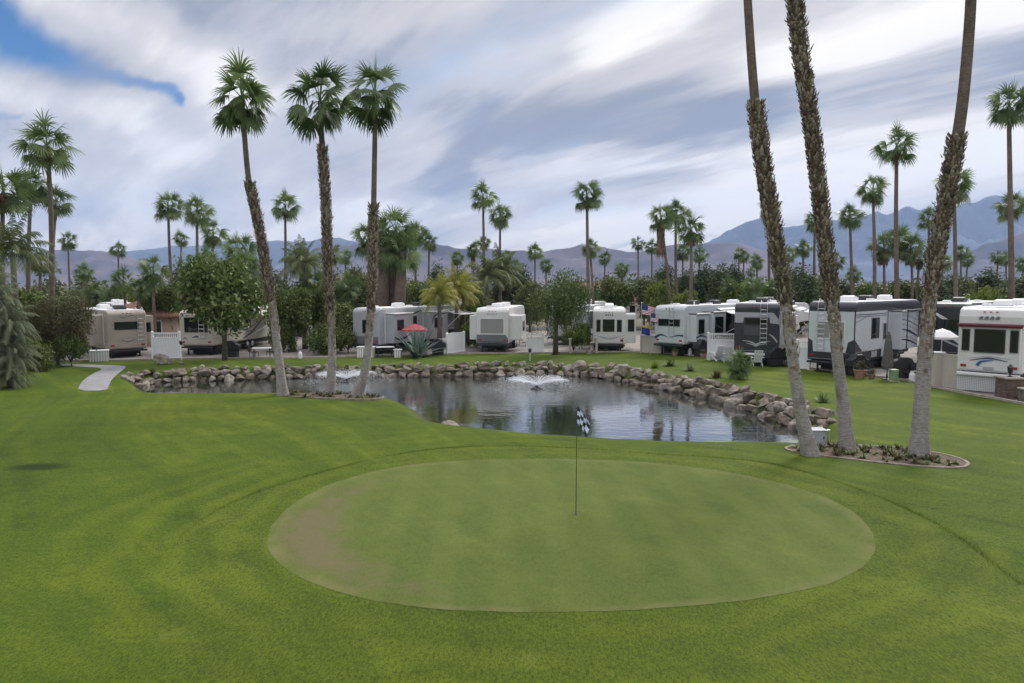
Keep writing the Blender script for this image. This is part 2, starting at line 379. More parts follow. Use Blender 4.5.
def grassmat(name, dark, mid, light, stripe_amt=0.35, fine=1.0, worn=None, desert=False, big_amt=0.45):
    m = bpy.data.materials.new(name); m.use_nodes = True; t = NT(m.node_tree)
    b = m.node_tree.nodes['Principled BSDF']; b.inputs['Roughness'].default_value = 0.85; b.inputs['Specular IOR Level'].default_value = 0.12
    b.inputs['Sheen Weight'].default_value = 0.0
    v = t.node('ShaderNodeTexCoord').outputs['Object']
    x, y, z = t.sep(v)
    big = t.noise(v, 0.09, 4, 0.5, 0.4); mid_n = t.noise(v, 0.55, 5, 0.6, 0.3); fin = t.noise(v, 5.5, 6, 0.75); blade = t.noise(v, 38.0, 3, 0.7)
    # mowing passes: wide soft bands, bent by a slow noise, running from the path towards the camera
    an = R(-35)
    across = t.m('ADD', t.m('MULTIPLY', x, math.cos(an)), t.m('MULTIPLY', y, -math.sin(an)))
    across = t.m('ADD', across, t.m('MULTIPLY', t.noise(v, 0.045, 2, 0.4), 9.0))
    along = t.m('ADD', t.m('MULTIPLY', x, math.sin(an)), t.m('MULTIPLY', y, math.cos(an)))
    st = t.noise(t.comb(across, t.m('MULTIPLY', along, 0.05), 0.0), 1.15, 3, 0.6)
    st2 = t.noise(t.comb(t.m('MULTIPLY', x, 0.12), t.m('MULTIPLY', y, 1.0), 4.0), 1.1, 3, 0.6)
    lump = t.noise(v, 2.3, 4, 0.65, 0.6); f = t.m('ADD', t.m('MULTIPLY', mid_n, 0.42), t.m('MULTIPLY', lump, 0.30))
    f = t.m('ADD', f, t.m('MULTIPLY', big, big_amt))
    f = t.m('ADD', f, t.m('MULTIPLY', st, stripe_amt)); f = t.m('ADD', f, t.m('MULTIPLY', st2, 0.22))
    f = t.m('ADD', f, t.m('MULTIPLY', fin, 0.26 * fine)); f = t.m('ADD', f, t.m('MULTIPLY', blade, 0.20 * fine))
    tot = 0.5 * (0.42 + 0.30 + big_amt + stripe_amt + 0.22 + 0.46 * fine)
    c = t.mix(t.ss(f, tot - 0.26, tot + 0.0), dark, mid)
    c = t.mix(t.ss(f, tot - 0.02, tot + 0.26), c, light)
    gcd = t.vm('LENGTH', t.vm('MULTIPLY', t.vm('SUBTRACT', v, (1.1, 14.6, 0)), (1.0, 1.25, 0)))
    ringm = t.m('SINE', t.m('MULTIPLY', t.m('ADD', gcd, t.m('MULTIPLY', t.noise(v, 0.25, 2, 0.5), 2.2)), 6.3 if not worn else 0.0))
    gst = t.m('SINE', t.m('ADD', t.m('MULTIPLY', x, 5.6 if worn else 0.0), t.m('MULTIPLY', y, 0.2 if worn else 0.0)))
    rf_ = t.m('MULTIPLY', t.ss(gcd, 16.0, 8.0), t.ss(t.noise(v, 0.22, 3, 0.6), 0.40, 0.60))
    c = t.mix(t.m('MULTIPLY', t.m('MULTIPLY', t.ss(ringm, -0.6, 0.9), rf_), 0.42), c, light)
    if worn: c = t.mix(t.m('MULTIPLY', t.m('MULTIPLY', t.ss(gst, -0.5, 0.8), t.ss(t.noise(v, 0.35, 3, 0.6), 0.30, 0.55)), 0.30), c, light)
    fib = t.vm('MULTIPLY', v, (1.0, 0.45, 1.0)); grain = t.m('ADD', t.m('MULTIPLY', t.noise(fib, 70.0, 3, 0.8), 0.5), t.m('MULTIPLY', t.noise(fib, 22.0, 4, 0.75), 0.5)); c = t.mix(t.m('MULTIPLY', t.ss(grain, 0.52, 0.40), 0.30 if worn else 0.72), c, tuple(k_ * 0.55 for k_ in dark)); c = t.mix(t.m('MULTIPLY', t.ss(grain, 0.50, 0.62), 0.30 if worn else 0.50), c, light)
    dryn = t.noise(v, 0.9, 4, 0.65, 0.5)
    c = t.mix(t.m('MULTIPLY', t.ss(dryn, 0.60, 0.78), 0.35), c, (0.16, 0.155, 0.05))
    if worn:
        at = t.node('ShaderNodeAttribute', attribute_name='worn')
        wn = t.m('ADD', at.outputs['Fac'], t.m('MULTIPLY', t.m('SUBTRACT', t.noise(v, 1.6, 7, 0.78), 0.5), 2.0))
        c = t.mix(t.m('MULTIPLY', t.ss(wn, 0.35, 1.25), 0.80), c, worn)
        rim = t.node('ShaderNodeAttribute', attribute_name='rim')
        c = t.mix(t.m('MULTIPLY', t.ss(rim.outputs['Fac'], 0.935, 0.985), t.m('MULTIPLY', t.ss(t.noise(v, 1.2, 4, 0.7), 0.35, 0.65), 0.55)), c, (0.165, 0.155, 0.065))
    if desert:
        dn = t.ss(t.m('ADD', y, t.m('MULTIPLY', mid_n, 2.0)), 66.0, 72.0)
        c = t.mix(dn, c, (0.17, 0.145, 0.11))
        # scruffy soil on the rocky bank, below the turf
        bk = t.ss(t.m('ADD', z, t.m('MULTIPLY', mid_n, 0.25)), -0.12, -0.38)
        c = t.mix(bk, c, (0.075, 0.065, 0.040))
        # shade of a hollow on the left, painted into the turf colour
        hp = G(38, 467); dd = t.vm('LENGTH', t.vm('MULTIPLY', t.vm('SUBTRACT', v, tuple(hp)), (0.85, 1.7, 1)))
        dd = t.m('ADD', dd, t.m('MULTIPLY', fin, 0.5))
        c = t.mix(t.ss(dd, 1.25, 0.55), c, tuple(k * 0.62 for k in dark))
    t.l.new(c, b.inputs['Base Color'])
    bn = t.node('ShaderNodeBump'); bn.inputs['Strength'].default_value = 0.55 * fine; bn.inputs['Distance'].default_value = 0.03
    t.l.new(t.m('ADD', blade, fin), bn.inputs['Height']); t.l.new(bn.outputs[0], b.inputs['Normal'])
    return m
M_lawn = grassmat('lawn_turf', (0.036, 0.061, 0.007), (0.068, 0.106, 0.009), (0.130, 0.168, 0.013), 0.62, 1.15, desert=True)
M_collar = grassmat('fringe_turf', (0.038, 0.062, 0.008), (0.072, 0.107, 0.010), (0.128, 0.164, 0.015), 0.50, 1.0)
M_green = grassmat('putting_turf', (0.056, 0.086, 0.017), (0.084, 0.116, 0.024), (0.132, 0.158, 0.036), 0.45, 0.75, big_amt=0.22, worn=(0.140, 0.115, 0.066))
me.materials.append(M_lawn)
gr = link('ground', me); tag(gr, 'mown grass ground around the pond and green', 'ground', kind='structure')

def sheet(name, pts, z, m, label, parent=None):
    mb = MB(); n = len(pts)
    mb.add([(p.x, p.y, z) for p in pts], [tuple(range(n))])
    me_ = mb.mesh(name, m)
    import bmesh
    bm = bmesh.new(); bm.from_mesh(me_); bmesh.ops.triangulate(bm, faces=bm.faces[:]); bmesh.ops.recalc_face_normals(bm, faces=bm.faces[:])
    if bm.faces[0].normal.z < 0: bmesh.ops.reverse_faces(bm, faces=bm.faces[:])
    bm.to_mesh(me_); bm.free()
    o = link(name, me_); tag(o, label, name.replace('_', ' '), kind='structure'); return o

collar_px = [(512, 446), (450, 447.5), (400, 454), (350, 465), (295, 480), (250, 495), (200, 520), (172, 550), (163, 590), (175, 640)]
collar_r = [(1024, 588), (1012, 580), (985, 558), (962, 540), (937, 525), (912, 512), (875, 496), (837, 482), (800, 471), (762, 462), (712, 457.5), (662, 455), (587, 449)]
collar = [G(a, b) for a, b in collar_px] + [Vector((-4.3, 7.8, 0)), Vector((-2.5, 6.2, 0)), Vector((1.5, 5.4, 0)), Vector((6, 6.2, 0)), Vector((9.0, 8.5, 0)), Vector((10.6, 10.5, 0))] + [G(a, b) for a, b in collar_r]
collar = chaikin(collar, 3)
sheet('fringe_grass', collar, 0.005, M_collar, 'closely mown fringe around the putting green')
green_px = [(266, 548), (268, 532), (280, 515), (300, 499), (330, 484), (370, 472), (410, 465), (460, 460.5), (520, 459), (580, 459.5), (640, 462), (700, 468), (750, 476), (800, 488), (840, 503), (866, 522), (878, 544),
            (870, 562), (845, 580), (800, 592), (740, 602), (660, 610), (590, 612.5), (520, 613), (450, 611), (390, 605), (340, 594), (300, 579), (276, 563)]
gout = chaikin([G(a, b) for a, b in green_px], 4)
gout = [p + (p - Vector((1.1, 14.6, 0))).normalized() * (mnoise.noise(p * 1.5) * 0.03 + mnoise.noise(p * 9) * 0.015) for p in gout]
gc = Vector((1.1, 14.6, 0)); NR = 60
gme = bpy.data.meshes.new('putting_green'); vs_, rim, worn = [], [], []
for i in range(NR + 1):
    f = i / NR
    for p in gout:
        q_ = gc.lerp(p, f); vs_.append((q_.x, q_.y, 0.010)); rim.append(f)
        an = math.degrees(math.atan2(q_.y - gc.y, q_.x - gc.x)) % 360
        aw = math.exp(-((an - 196) / 34) ** 2) + 0.45 * math.exp(-((an - 150) / 40) ** 2) + 0.3 * math.exp(-((an - 235) / 25) ** 2)
        edge = max(0, min(1, (f - 0.66) / 0.18)) * (1 - 0.55 * max(0, min(1, (f - 0.90) / 0.1)))
        worn.append(aw * edge)
n = len(gout)
fs_ = [(i * n + k, i * n + (k + 1) % n, (i + 1) * n + (k + 1) % n, (i + 1) * n + k) for i in range(1, NR) for k in range(n)] + [(0, n + k, n + (k + 1) % n) for k in range(n)]
gme.from_pydata(vs_, [], fs_)
for nm, arr in (('rim', rim), ('worn', worn)):
    a_ = gme.attributes.new(nm, 'FLOAT', 'POINT'); a_.data.foreach_set('value', arr)
import bmesh
bm = bmesh.new(); bm.from_mesh(gme); bmesh.ops.recalc_face_normals(bm, faces=bm.faces[:])
if sum(f.normal.z for f in bm.faces) < 0: bmesh.ops.reverse_faces(bm, faces=bm.faces[:])
bm.to_mesh(gme); bm.free()
gme.materials.append(M_green)
tag(link('putting_green', gme), 'pale mown putting green with a brown worn left edge', 'putting green', kind='structure')

# taller grass blades standing along the mowing edge
M_blade = leafmat('grass_blade', (0.062, 0.100, 0.012), (0.150, 0.205, 0.026), 0.7, 0.4)
def blades(name, spots, hmin, hmax, seed, label):
    rnd = random.Random(seed); V, F, A = [], [], []
    for (x, y, z) in spots:
        h = rnd.uniform(hmin, hmax); a = rnd.uniform(0, 6.28); w_ = rnd.uniform(0.003, 0.006); ln = rnd.uniform(0, 0.5) * h; b = rnd.uniform(0, 6.28)
        k = len(V); V += [(x - w_ * math.cos(a), y - w_ * math.sin(a), z), (x + w_ * math.cos(a), y + w_ * math.sin(a), z), (x + ln * math.cos(b), y + ln * math.sin(b), z + h)]
        F.append((k, k + 1, k + 2)); A += [rnd.random()] * 3
    m_ = bpy.data.meshes.new(name); m_.from_pydata(V, [], F)
    at = m_.attributes.new('tint', 'FLOAT', 'POINT'); at.data.foreach_set('value', A)
    m_.materials.append(M_blade); o = link(name, m_); tag(o, label, 'grass', kind='stuff'); return o
rnd = random.Random(3); spots = []
nC = len(collar)
for i in range(nC):
    a, b = collar[i], collar[(i + 1) % nC]
    mid_ = (a + b) / 2
    if mid_.y < 9.5: continue
    L = (b - a).length; nrm = Vector(((b - a).y, -(b - a).x, 0)).normalized()
    if (mid_ + nrm - gc).length < (mid_ - gc).length: nrm = -nrm
    k = (max(0.0, min(1.0, (mid_.y - 12.5) / 5.0)) if mid_.x < 0 else 1.0) * (.35 + 1.3 * max(0, .5 + mnoise.noise(mid_ * .9)))
    for _ in range(int(L * 190 * k)):
        p = a.lerp(b, rnd.random()) + nrm * rnd.gauss(0.03, 0.045)
        spots.append((p.x, p.y, 0.0))
blades('grass_edge', spots, 0.03, 0.065, 4, 'taller grass along the mowing edge around the fringe')
# near lawn blades
spots = []
for _ in range(0):
    y = 6.8 + 9 * rnd.random() ** 1.5; x = rnd.uniform(-0.80, 0.80) * y
    spots.append((x, y, 0.0))
def in_poly(x, y, poly):
    c = False; n = len(poly); j = n - 1
    for i in range(n):
        if (poly[i].y > y) != (poly[j].y > y) and x < (poly[j].x - poly[i].x) * (y - poly[i].y) / (poly[j].y - poly[i].y) + poly[i].x: c = not c
        j = i
    return c
spots = [s for s in spots if not in_poly(s[0], s[1], gout[::3])]


# ---------------------------------------------------------------- water
m = bpy.data.materials.new('pond_water'); m.use_nodes = True; t = NT(m.node_tree); b = m.node_tree.nodes['Principled BSDF']
b.inputs['Base Color'].default_value = (0.022, 0.028, 0.020, 1); b.inputs['Roughness'].default_value = 0.04; b.inputs['IOR'].default_value = 1.6
v = t.node('ShaderNodeTexCoord').outputs['Object']
FNT = [G(537, 389, WZ), G(346, 382, WZ)]
h = t.m('ADD', t.m('MULTIPLY', t.noise(t.vm('MULTIPLY', v, (1, 1.6, 1)), 2.2, 3, 0.5), 1.0), t.m('MULTIPLY', t.noise(t.vm('MULTIPLY', v, (0.5, 1.6, 1)), 0.7, 2, 0.5), 1.6))
near_f = 0.0
for i, fp in enumerate(FNT):
    d = t.vm('DISTANCE', v, tuple(fp))
    rip = t.m('SINE', t.m('MULTIPLY', d, 11.0)); fall = t.ss(d, 8.5, 1.0)
    chop = t.noise(v, 7.0, 3, 0.7)
    h = t.m('ADD', h, t.m('MULTIPLY', fall, t.m('ADD', t.m('MULTIPLY', chop, 3.0), t.m('MULTIPLY', rip, 0.10))))
bn = t.node('ShaderNodeBump'); bn.inputs['Strength'].default_value = 0.11; bn.inputs['Distance'].default_value = 0.05
t.l.new(h, bn.inputs['Height']); t.l.new(bn.outputs[0], b.inputs['Normal'])
foam = None
fo = 0.0
for i, fp in enumerate(FNT):
    d = t.vm('LENGTH', t.vm('MULTIPLY', t.vm('SUBTRACT', v, tuple(fp)), (1, 1, 1)))
    k = t.m('MULTIPLY', t.ss(d, 5.0, 1.2), t.ss(t.noise(t.vm('MULTIPLY', v, (1, 2, 1)), 6.0, 5, 0.8), 0.44, 0.64))
    fo = t.m('ADD', fo, k)
mixc = t.mix(t.m('MULTIPLY', fo, 0.55, clamp=True), (0.022, 0.028, 0.020), (0.62, 0.66, 0.68)); t.l.new(mixc, b.inputs['Base Color'])
t.l.new(t.m('ADD', 0.04, t.m('MULTIPLY', fo, 0.4)), b.inputs['Roughness'])
gl = t.node('ShaderNodeBsdfGlossy'); gl.inputs['Color'].default_value = (.92, .95, 1.0, 1); gl.inputs['Roughness'].default_value = 0.03; t.l.new(bn.outputs[0], gl.inputs['Normal'])
mxs = t.node('ShaderNodeMixShader'); mxs.inputs[0].default_value = 0.42; t.l.new(b.outputs[0], mxs.inputs[1]); t.l.new(gl.outputs[0], mxs.inputs[2]); t.l.new(mxs.outputs[0], m.node_tree.nodes['Material Output'].inputs['Surface'])
M_water = m
wo_ = chaikin(shore_far + shore_near, 2)
cen = sum((p for p in wo_), Vector()) / len(wo_)
big = []
for i, p in enumerate(wo_):
    a, c_ = wo_[i - 1], wo_[(i + 1) % len(wo_)]
    nrm = Vector(((c_ - a).y, -(c_ - a).x, 0)).normalized()
    q_ = p + nrm * 0.35
    if not (sdist(np.array([q_.x]), np.array([q_.y]))[0] > 0): q_ = p - nrm * 0.35
    big.append(q_)
sheet('water', big, WZ, M_water, 'dark rippled pond water')

# ---------------------------------------------------------------- paving, path, beds
M_conc = mat('pad_concrete', (0.30, 0.27, 0.245), 0.9, var=0.35, vscale=0.7, bump=0.2, bscale=8)
M_path = mat('path_concrete', (0.28, 0.275, 0.285), 0.9, var=0.25, vscale=1.5, bump=0.25, bscale=12)
M_kerb = mat('kerb_stone', (0.40, 0.345, 0.30), 0.85, var=0.3, vscale=3, bump=0.2)
edge_px = [(1080, 416), (1024, 404.5), (1000, 400), (960, 393), (930, 386.5), (900, 379.5), (870, 376.5), (840, 372.5), (800, 367), (765, 362.5), (735, 360), (700, 356.5), (670, 354), (640, 352), (590, 352.5), (540, 353.5), (500, 353.5),
           (450, 354.5), (400, 356), (350, 357), (300, 358.5), (250, 358.5), (200, 359), (150, 360), (110, 361), (60, 361.5), (-40, 362)]
edge = [G(a, b) for a, b in edge_px]
pad = edge + [Vector((-62, 80, 0)), Vector((75, 80, 0)), Vector((75, 26, 0))]
sheet('rv_pads', pad, 0.012, M_conc, 'tan concrete parking pads behind the lawn')
def strip(name, pts, wd, z0, z1, m, label, closed=False, kind='structure'):
    mb = MB(); n = len(pts); V = []
    for i, p in enumerate(pts):
        a = pts[(i - 1) % n] if closed or i > 0 else pts[0]; c_ = pts[(i + 1) % n] if closed or i < n - 1 else pts[-1]
        d = (c_ - a).normalized(); nr = Vector((-d.y, d.x, 0)) * wd / 2
        V += [p + nr + Vector((0, 0, z0)), p + nr + Vector((0, 0, z1)), p - nr + Vector((0, 0, z1)), p - nr + Vector((0, 0, z0))]
    F = []
    for i in range(n if closed else n - 1):
        a, b_ = i * 4, ((i + 1) % n) * 4
        F += [(a + k, a + (k + 1) % 4, b_ + (k + 1) % 4, b_ + k) for k in range(4)]
    mb.add(V, F); o = mb.build(name, m, fix=True); tag(o, label, name.replace('_', ' '), kind=kind); return o
strip('kerb', chaikin(edge, 1, False), 0.16, -0.05, 0.10, M_kerb, 'low pale kerb edging the parking pads')
road = [Vector((-80, 80.2, 0)), Vector((90, 80.2, 0)), Vector((90, 87, 0)), Vector((-80, 87, 0))]
sheet('road', road, 0.02, mat('asphalt', (0.06, 0.06, 0.062), 0.9, var=0.3, vscale=1.0, bump=0.2, bscale=30), 'park road behind the trailers')
path_l = [(77, 391), (80, 384), (86, 378), (95, 372.5), (103, 369.5), (96, 367.6), (80, 366.8), (62, 366.2)]
path_r = [(60, 364), (84, 364.5), (104, 365.3), (126, 366), (125, 368.5), (119, 373), (112, 379), (109, 385), (107, 391)]
sheet('path', chaikin([G(a, b) for a, b in path_l + path_r], 1), 0.016, M_path, 'short curving concrete path on the left lawn')

M_soil = mat('bed_mulch', (0.15, 0.108, 0.078), 0.95, var=0.5, vscale=5, bump=0.8, bscale=18)
bedR = [(784, 449.5), (790, 446.5), (812, 444.5), (850, 445), (890, 447.5), (925, 451), (955, 457), (970, 463.5), (965, 468), (945, 468.5), (910, 466), (870, 462), (830, 457), (800, 453.5)]
bR = chaikin([G(a, b) for a, b in bedR], 2)
sheet('planting_bed', bR, 0.02, M_soil, 'mulched bed under the three right palms')
tag(strip('bed_edging', bR, 0.09, -0.02, 0.035, mat('bed_edging_stone', (0.27, 0.22, 0.18), 0.9, var=0.4, vscale=4), 'x', True, None), 'tan concrete edging ring around the mulched bed', 'edging')
del_k = bpy.data.objects['bed_edging']
bedL = [(268, 393.5), (300, 390.8), (340, 391), (376, 394), (385, 397.5), (379, 400.5), (355, 400.5), (320, 399), (285, 397)]
bL = chaikin([G(a, b) for a, b in bedL], 2)
for i, p in enumerate(bL): p.z = 0
mbb = MB(); cL = sum(bL, Vector()) / len(bL)
def hzz(p): return max(hz(p.x, p.y), -0.5)
ringv = [(p.x, p.y, hzz(p) + 0.025) for p in bL]; ringm = [(cL.lerp(p, .5).x, cL.lerp(p, .5).y, hzz(cL.lerp(p, .5)) + 0.03) for p in bL]; nb = len(bL)
mbb.add(ringv + ringm + [(cL.x, cL.y, hzz(cL) + 0.03)], [(k, (k + 1) % nb, nb + (k + 1) % nb, nb + k) for k in range(nb)] + [(nb + k, nb + (k + 1) % nb, 2 * nb) for k in range(nb)])
tag(mbb.build('planting_bed', M_soil, fix=True), 'planted bed under the three left palms', 'planting bed', kind='structure')
tag(strip('bed_edging', [Vector((p.x, p.y, hzz(p) + .02)) for p in bL[-22:-8]], 0.10, -0.03, 0.05, MATS['bed_edging_stone'], 'x', False, None), 'pale edging stones curving round the end of the left palm bed', 'edging')

# ---------------------------------------------------------------- mountains
def ridge(name, prof, Y0, depth, label, seed, colr, colr2):
    xs = [a for a, b in prof]; ys = [b for a, b in prof]
    NA_, ND = 520, 46; V = []; pxs = np.linspace(-420, 1450, NA_)
    for j in range(ND):
        f = j / (ND - 1); Y = Y0 + depth * f
        for px in pxs:
            py = float(np.interp(px, xs, ys)); hgt = (YH - py) / FPX * (Y0 + depth * 0.6) * 1.03
            x = (px - 512) / FPX * (Y0 + depth * 0.6) * (0.8 + 0.33 * f / 1.0)
            pr = min(1, f / 0.6) ** 1.15 if f < 0.6 else 1 - ((f - 0.6) / 0.4) ** 1.5
            nn = mnoise.ridged_multi_fractal(Vector((x / 420 + seed, Y / 420, seed)), 0.9, 2.1, 6, 1.0, 2.0) 
            k = 1 - 0.62 * (1 - min(1, abs(nn) / 1.9)) * (1 if abs(f - 0.6) > 0.03 else 0.28)
            V.append((x, Y, hgt * pr * k - 2))
    F = [(j * NA_ + i, j * NA_ + i + 1, (j + 1) * NA_ + i + 1, (j + 1) * NA_ + i) for j in range(ND - 1) for i in range(NA_ - 1)]
    me_ = bpy.data.meshes.new(name); me_.from_pydata(V, [], F); me_.polygons.foreach_set('use_smooth', [True] * len(F))
    me_.materials.append(mat(name + '_rock', colr, 0.95, var=0.5, vscale=0.004, c2=colr2, bump=0.6, bscale=0.02, spec=0.1))  # rock colours tinted blue-violet: part of the distance haze is painted in
    tag(link(name, me_), label, 'mountains', kind='structure')
near_prof = [(-420, 262), (-200, 250), (0, 262), (30, 252), (52, 247), (75, 250), (92, 247), (115, 249), (140, 258), (180, 268), (230, 272), (290, 262), (322, 250), (345, 242), (372, 238), (405, 236), (440, 241), (475, 244), (515, 250), (545, 248), (580, 240), (605, 246), (640, 248), (690, 240), (730, 241), (770, 250), (820, 266), (870, 280), (915, 276), (950, 258), (985, 240), (1024, 230), (1200, 215), (1450, 230)]
far_prof = [(-420, 240), (-100, 250), (90, 252), (140, 247), (200, 242), (260, 238), (310, 238), (335, 236), (360, 240), (420, 248), (520, 262), (640, 256), (690, 244), (718, 235), (738, 222), (755, 213), (766, 212), (782, 220), (800, 222), (835, 219), (860, 214), (905, 207), (950, 202), (1000, 195), (1030, 193), (1200, 186), (1450, 200)]
ridge('mountains', near_prof, 2600, 1100, 'lavender desert mountain range beyond the trees', 3.1, (0.150, 0.118, 0.125), (0.055, 0.050, 0.062))
ridge('far_mountains', far_prof, 4600, 1500, 'higher blue mountain range farthest away', 8.7, (0.110, 0.130, 0.170), (0.055, 0.070, 0.10))
# air
hm = bpy.data.materials.new('haze_air'); hm.use_nodes = True; hn = hm.node_tree; hn.nodes.clear()
pv = hn.nodes.new('ShaderNodeVolumePrincipled'); pv.inputs['Color'].default_value = (0.46, 0.63, 0.97, 1); pv.inputs['Density'].default_value = 0.000105; pv.inputs['Anisotropy'].default_value = 0.0
ho = hn.nodes.new('ShaderNodeOutputMaterial'); hn.links.new(pv.outputs[0], ho.inputs['Volume'])
hb = MB(); hb.box(-9500, 9500, -9500, 7200, -5.5, 900)
ho_ = hb.build('haze', hm); tag(ho_, 'thin bluish haze in the air', 'haze', kind='stuff')
# ---------------------------------------------------------------- palms
def fan_crown(seed, nf=34, R_=1.0, seg=13, low=-55, high=85, dead=0):
    """fan-palm crown of radius about R_ : petioles and split, drooping fans"""
    rnd = random.Random(seed); mb = MB(); md = MB()
    for i in range(nf + dead):
        isd = i >= nf
        az = i * 2.39996 + rnd.uniform(-.25, .25)
        f = min(1, max(0, i / (nf - 1) + rnd.uniform(-.08, .08))) if not isd else 1
        el = R(high + (low - high) * (f ** 0.9) + rnd.uniform(-9, 9)) if not isd else R(rnd.uniform(-82, -62))
        out = Vector((math.cos(az), math.sin(az), 0)); up = Vector((0, 0, 1))
        tgt = md if isd else mb
        tint = min(1, max(0, rnd.gauss(0.46, 0.24) - 0.10 * f))
        pl = R_ * rnd.uniform(0.22, 0.58) * (0.8 if isd else 1); d = out * math.cos(el) + up * math.sin(el)
        p = Vector((0, 0, 0)); pts = [p.copy()]
        for k in range(4):
            p = p + d * pl / 4; pts.append(p.copy()); d = (d + Vector((0, 0, -0.10 - 0.05 * (el < 0)))).normalized()
        w0 = 0.016 * R_
        side = d.cross(up); side = side.normalized() if side.length > 1e-3 else Vector((1, 0, 0))
        nrm = side.cross(d).normalized()
        V = []
        for q_ in pts: V += [q_ - side * w0, q_ + side * w0]
        tgt.add(V, [(2 * k, 2 * k + 1, 2 * k + 3, 2 * k + 2) for k in range(4)], 0, tint * 0.9 + 0.1)
        if not isd:
            hd = out * math.cos(el) + Vector((0, 0, 0))
            d = (d + Vector((0, 0, -0.75)) * (0.45 * math.cos(el)) * rnd.uniform(.3, 1.6)).normalized(); side = d.cross(up); side = side.normalized() if side.length > 1e-3 else Vector((1, 0, 0)); nrm = side.cross(d).normalized()
        roll = rnd.choice((-1, 1)) * rnd.uniform(0.15, 1.25); side = (side * math.cos(roll) + nrm * math.sin(roll)); nrm = side.cross(d).normalized()
        L0 = R_ * rnd.uniform(0.46, 0.60)
        for s in range(seg):
            a = R(-82 + 164 * s / (seg - 1)) + rnd.uniform(-.06, .06)
            ln = L0 * (1 - 0.30 * abs(a) / 1.6) * rnd.uniform(.88, 1.06)
            dd = (d * math.cos(a) + side * math.sin(a) + nrm * 0.05).normalized()
            q = pts[-1].copy(); wv = nrm.cross(dd).normalized()
            wd = [0.007, 0.020, 0.016, 0.002]; V = []
            nseg = 3; ddd = dd.copy()
            for k in range(4):
                ww = wd[k] * R_; V += [q - wv * ww, q + wv * ww]
                q = q + ddd * ln / nseg; droop = (0.12 + .22 * abs(a), 0.32 + .2 * abs(a), 0.8, 0)[k] * rnd.uniform(.6, 1.5) * (1.5 if isd else 1)
                ddd = (ddd + Vector((0, 0, -droop))).normalized()
            tgt.add(V, [(2 * k, 2 * k + 1, 2 * k + 3, 2 * k + 2) for k in range(3)], 0, min(1, max(0, tint + rnd.uniform(-.12, .12))) + 0.001)
    return mb, md
CROWNS = []
for k in range(5):
    mb, md = fan_crown(100 + k, 34 + k % 3 * 3, 1.0, 13, dead=8)
    CROWNS.append((mb.mesh('crown', M_palm), md.mesh('dead_fronds', M_dead)))
HCROWN = []
for k in range(3):
    mb, md = fan_crown(300 + k, 29 + (k == 0) * 3, 1.0, 21, low=-62, high=84, dead=3)
    HCROWN.append((mb.mesh('crown', M_palm), md.mesh('dead_fronds', M_dead)))
SKIRT = []
for k in range(2):
    rnd = random.Random(40 + k); md = MB()
    for i in range(260):
        az = rnd.uniform(0, 6.28); z0 = -rnd.random() ** 1.2 * 2.0; r0 = 0.14; L = rnd.uniform(.5, .95); w_ = rnd.uniform(.02, .06)
        o = Vector((math.cos(az), math.sin(az), 0)); sd_ = Vector((-o.y, o.x, 0))
        p0 = o * r0 + Vector((0, 0, z0)); p1 = o * (r0 + rnd.uniform(.16, .34)) + Vector((0, 0, z0 - L * .45)); p2 = o * (r0 + rnd.uniform(.1, .3)) + Vector((0, 0, z0 - L))
        md.add([p0 - sd_ * w_ * .4, p0 + sd_ * w_ * .4, p1 + sd_ * w_, p1 - sd_ * w_, p2 + sd_ * w_ * .3, p2 - sd_ * w_ * .3], [(0, 1, 2, 3), (3, 2, 4, 5)], 0, rnd.random())
    SKIRT.append(md.mesh('dead_skirt', M_dead))

def smooth_path(pts, n):
    pts = [Vector(p) for p in pts]
    out = []
    for i in range(n + 1):
        t = i / n * (len(pts) - 1); k = min(int(t), len(pts) - 2); f = t - k
        p0 = pts[max(k - 1, 0)]; p1 = pts[k]; p2 = pts[k + 1]; p3 = pts[min(k + 2, len(pts) - 1)]
        out.append(0.5 * ((2 * p1) + (p2 - p0) * f + (2 * p0 - 5 * p1 + 4 * p2 - p3) * f * f + (3 * p1 - p0 - 3 * p2 + p3) * f ** 3))
    return out

def palm(label, cx, cy, bx, Y, rpx, crown=0, skirt=0.0, bend=0.0, group=None, rtr=None, dead=True, name='fan_palm', mids=None, squash=1.0):
    """(cx,cy) crown centre pixel, bx base pixel column, Y depth, rpx crown radius in px"""
    top = P(cx, cy, Y); x0 = GX(bx, Y)
    root = empty(name, (x0, Y, 0)); tag(root, label, 'palm tree', group)
    tp = top - Vector((x0, Y, 0)); Rw = rpx / FPX * Y * 1.22; H = tp.z
    rt = rtr or (0.12 + 0.005 * H)
    rnd = random.Random(int(cx * 7 + cy)); yb = rnd.uniform(-.4, .4)
    pts = []
    for k in range(9):
        f = k / 8; lean = f + bend * math.sin(math.pi * f)
        pts.append(Vector((tp.x * lean, yb * math.sin(math.pi * f), H * f - (0.1 if k == 0 else 0))))
    rad = [rt * (1.35 if k == 0 else 1.08 - 0.42 * k / 8) for k in range(9)]
    mb = MB(); mb.tube(smooth_path(pts, 24), list(np.interp(np.linspace(0, 8, 25), range(9), rad)), 9)
    mb.build('trunk', M_tbrown, root, smooth=True)
    cm, dm = CROWNS[crown % 5]
    c = link('crown', cm, root); c.location = tp; c.scale = (Rw, Rw, Rw * squash); c.rotation_euler = (rnd.uniform(-.1, .1), rnd.uniform(-.1, .1), rnd.uniform(0, 6))
    if dead:
        c = link('dead_fronds', dm, root); c.location = tp - Vector((0, 0, .1 * Rw)); c.scale = (Rw * .62,) * 3; c.rotation_euler = (0, 0, rnd.uniform(0, 6))
    if skirt:
        c = link('dead_skirt', SKIRT[crown % 2], root); c.location = tp - Vector((0, 0, .15)); c.scale = (Rw * .55, Rw * .55, skirt / 2.6)
    return root

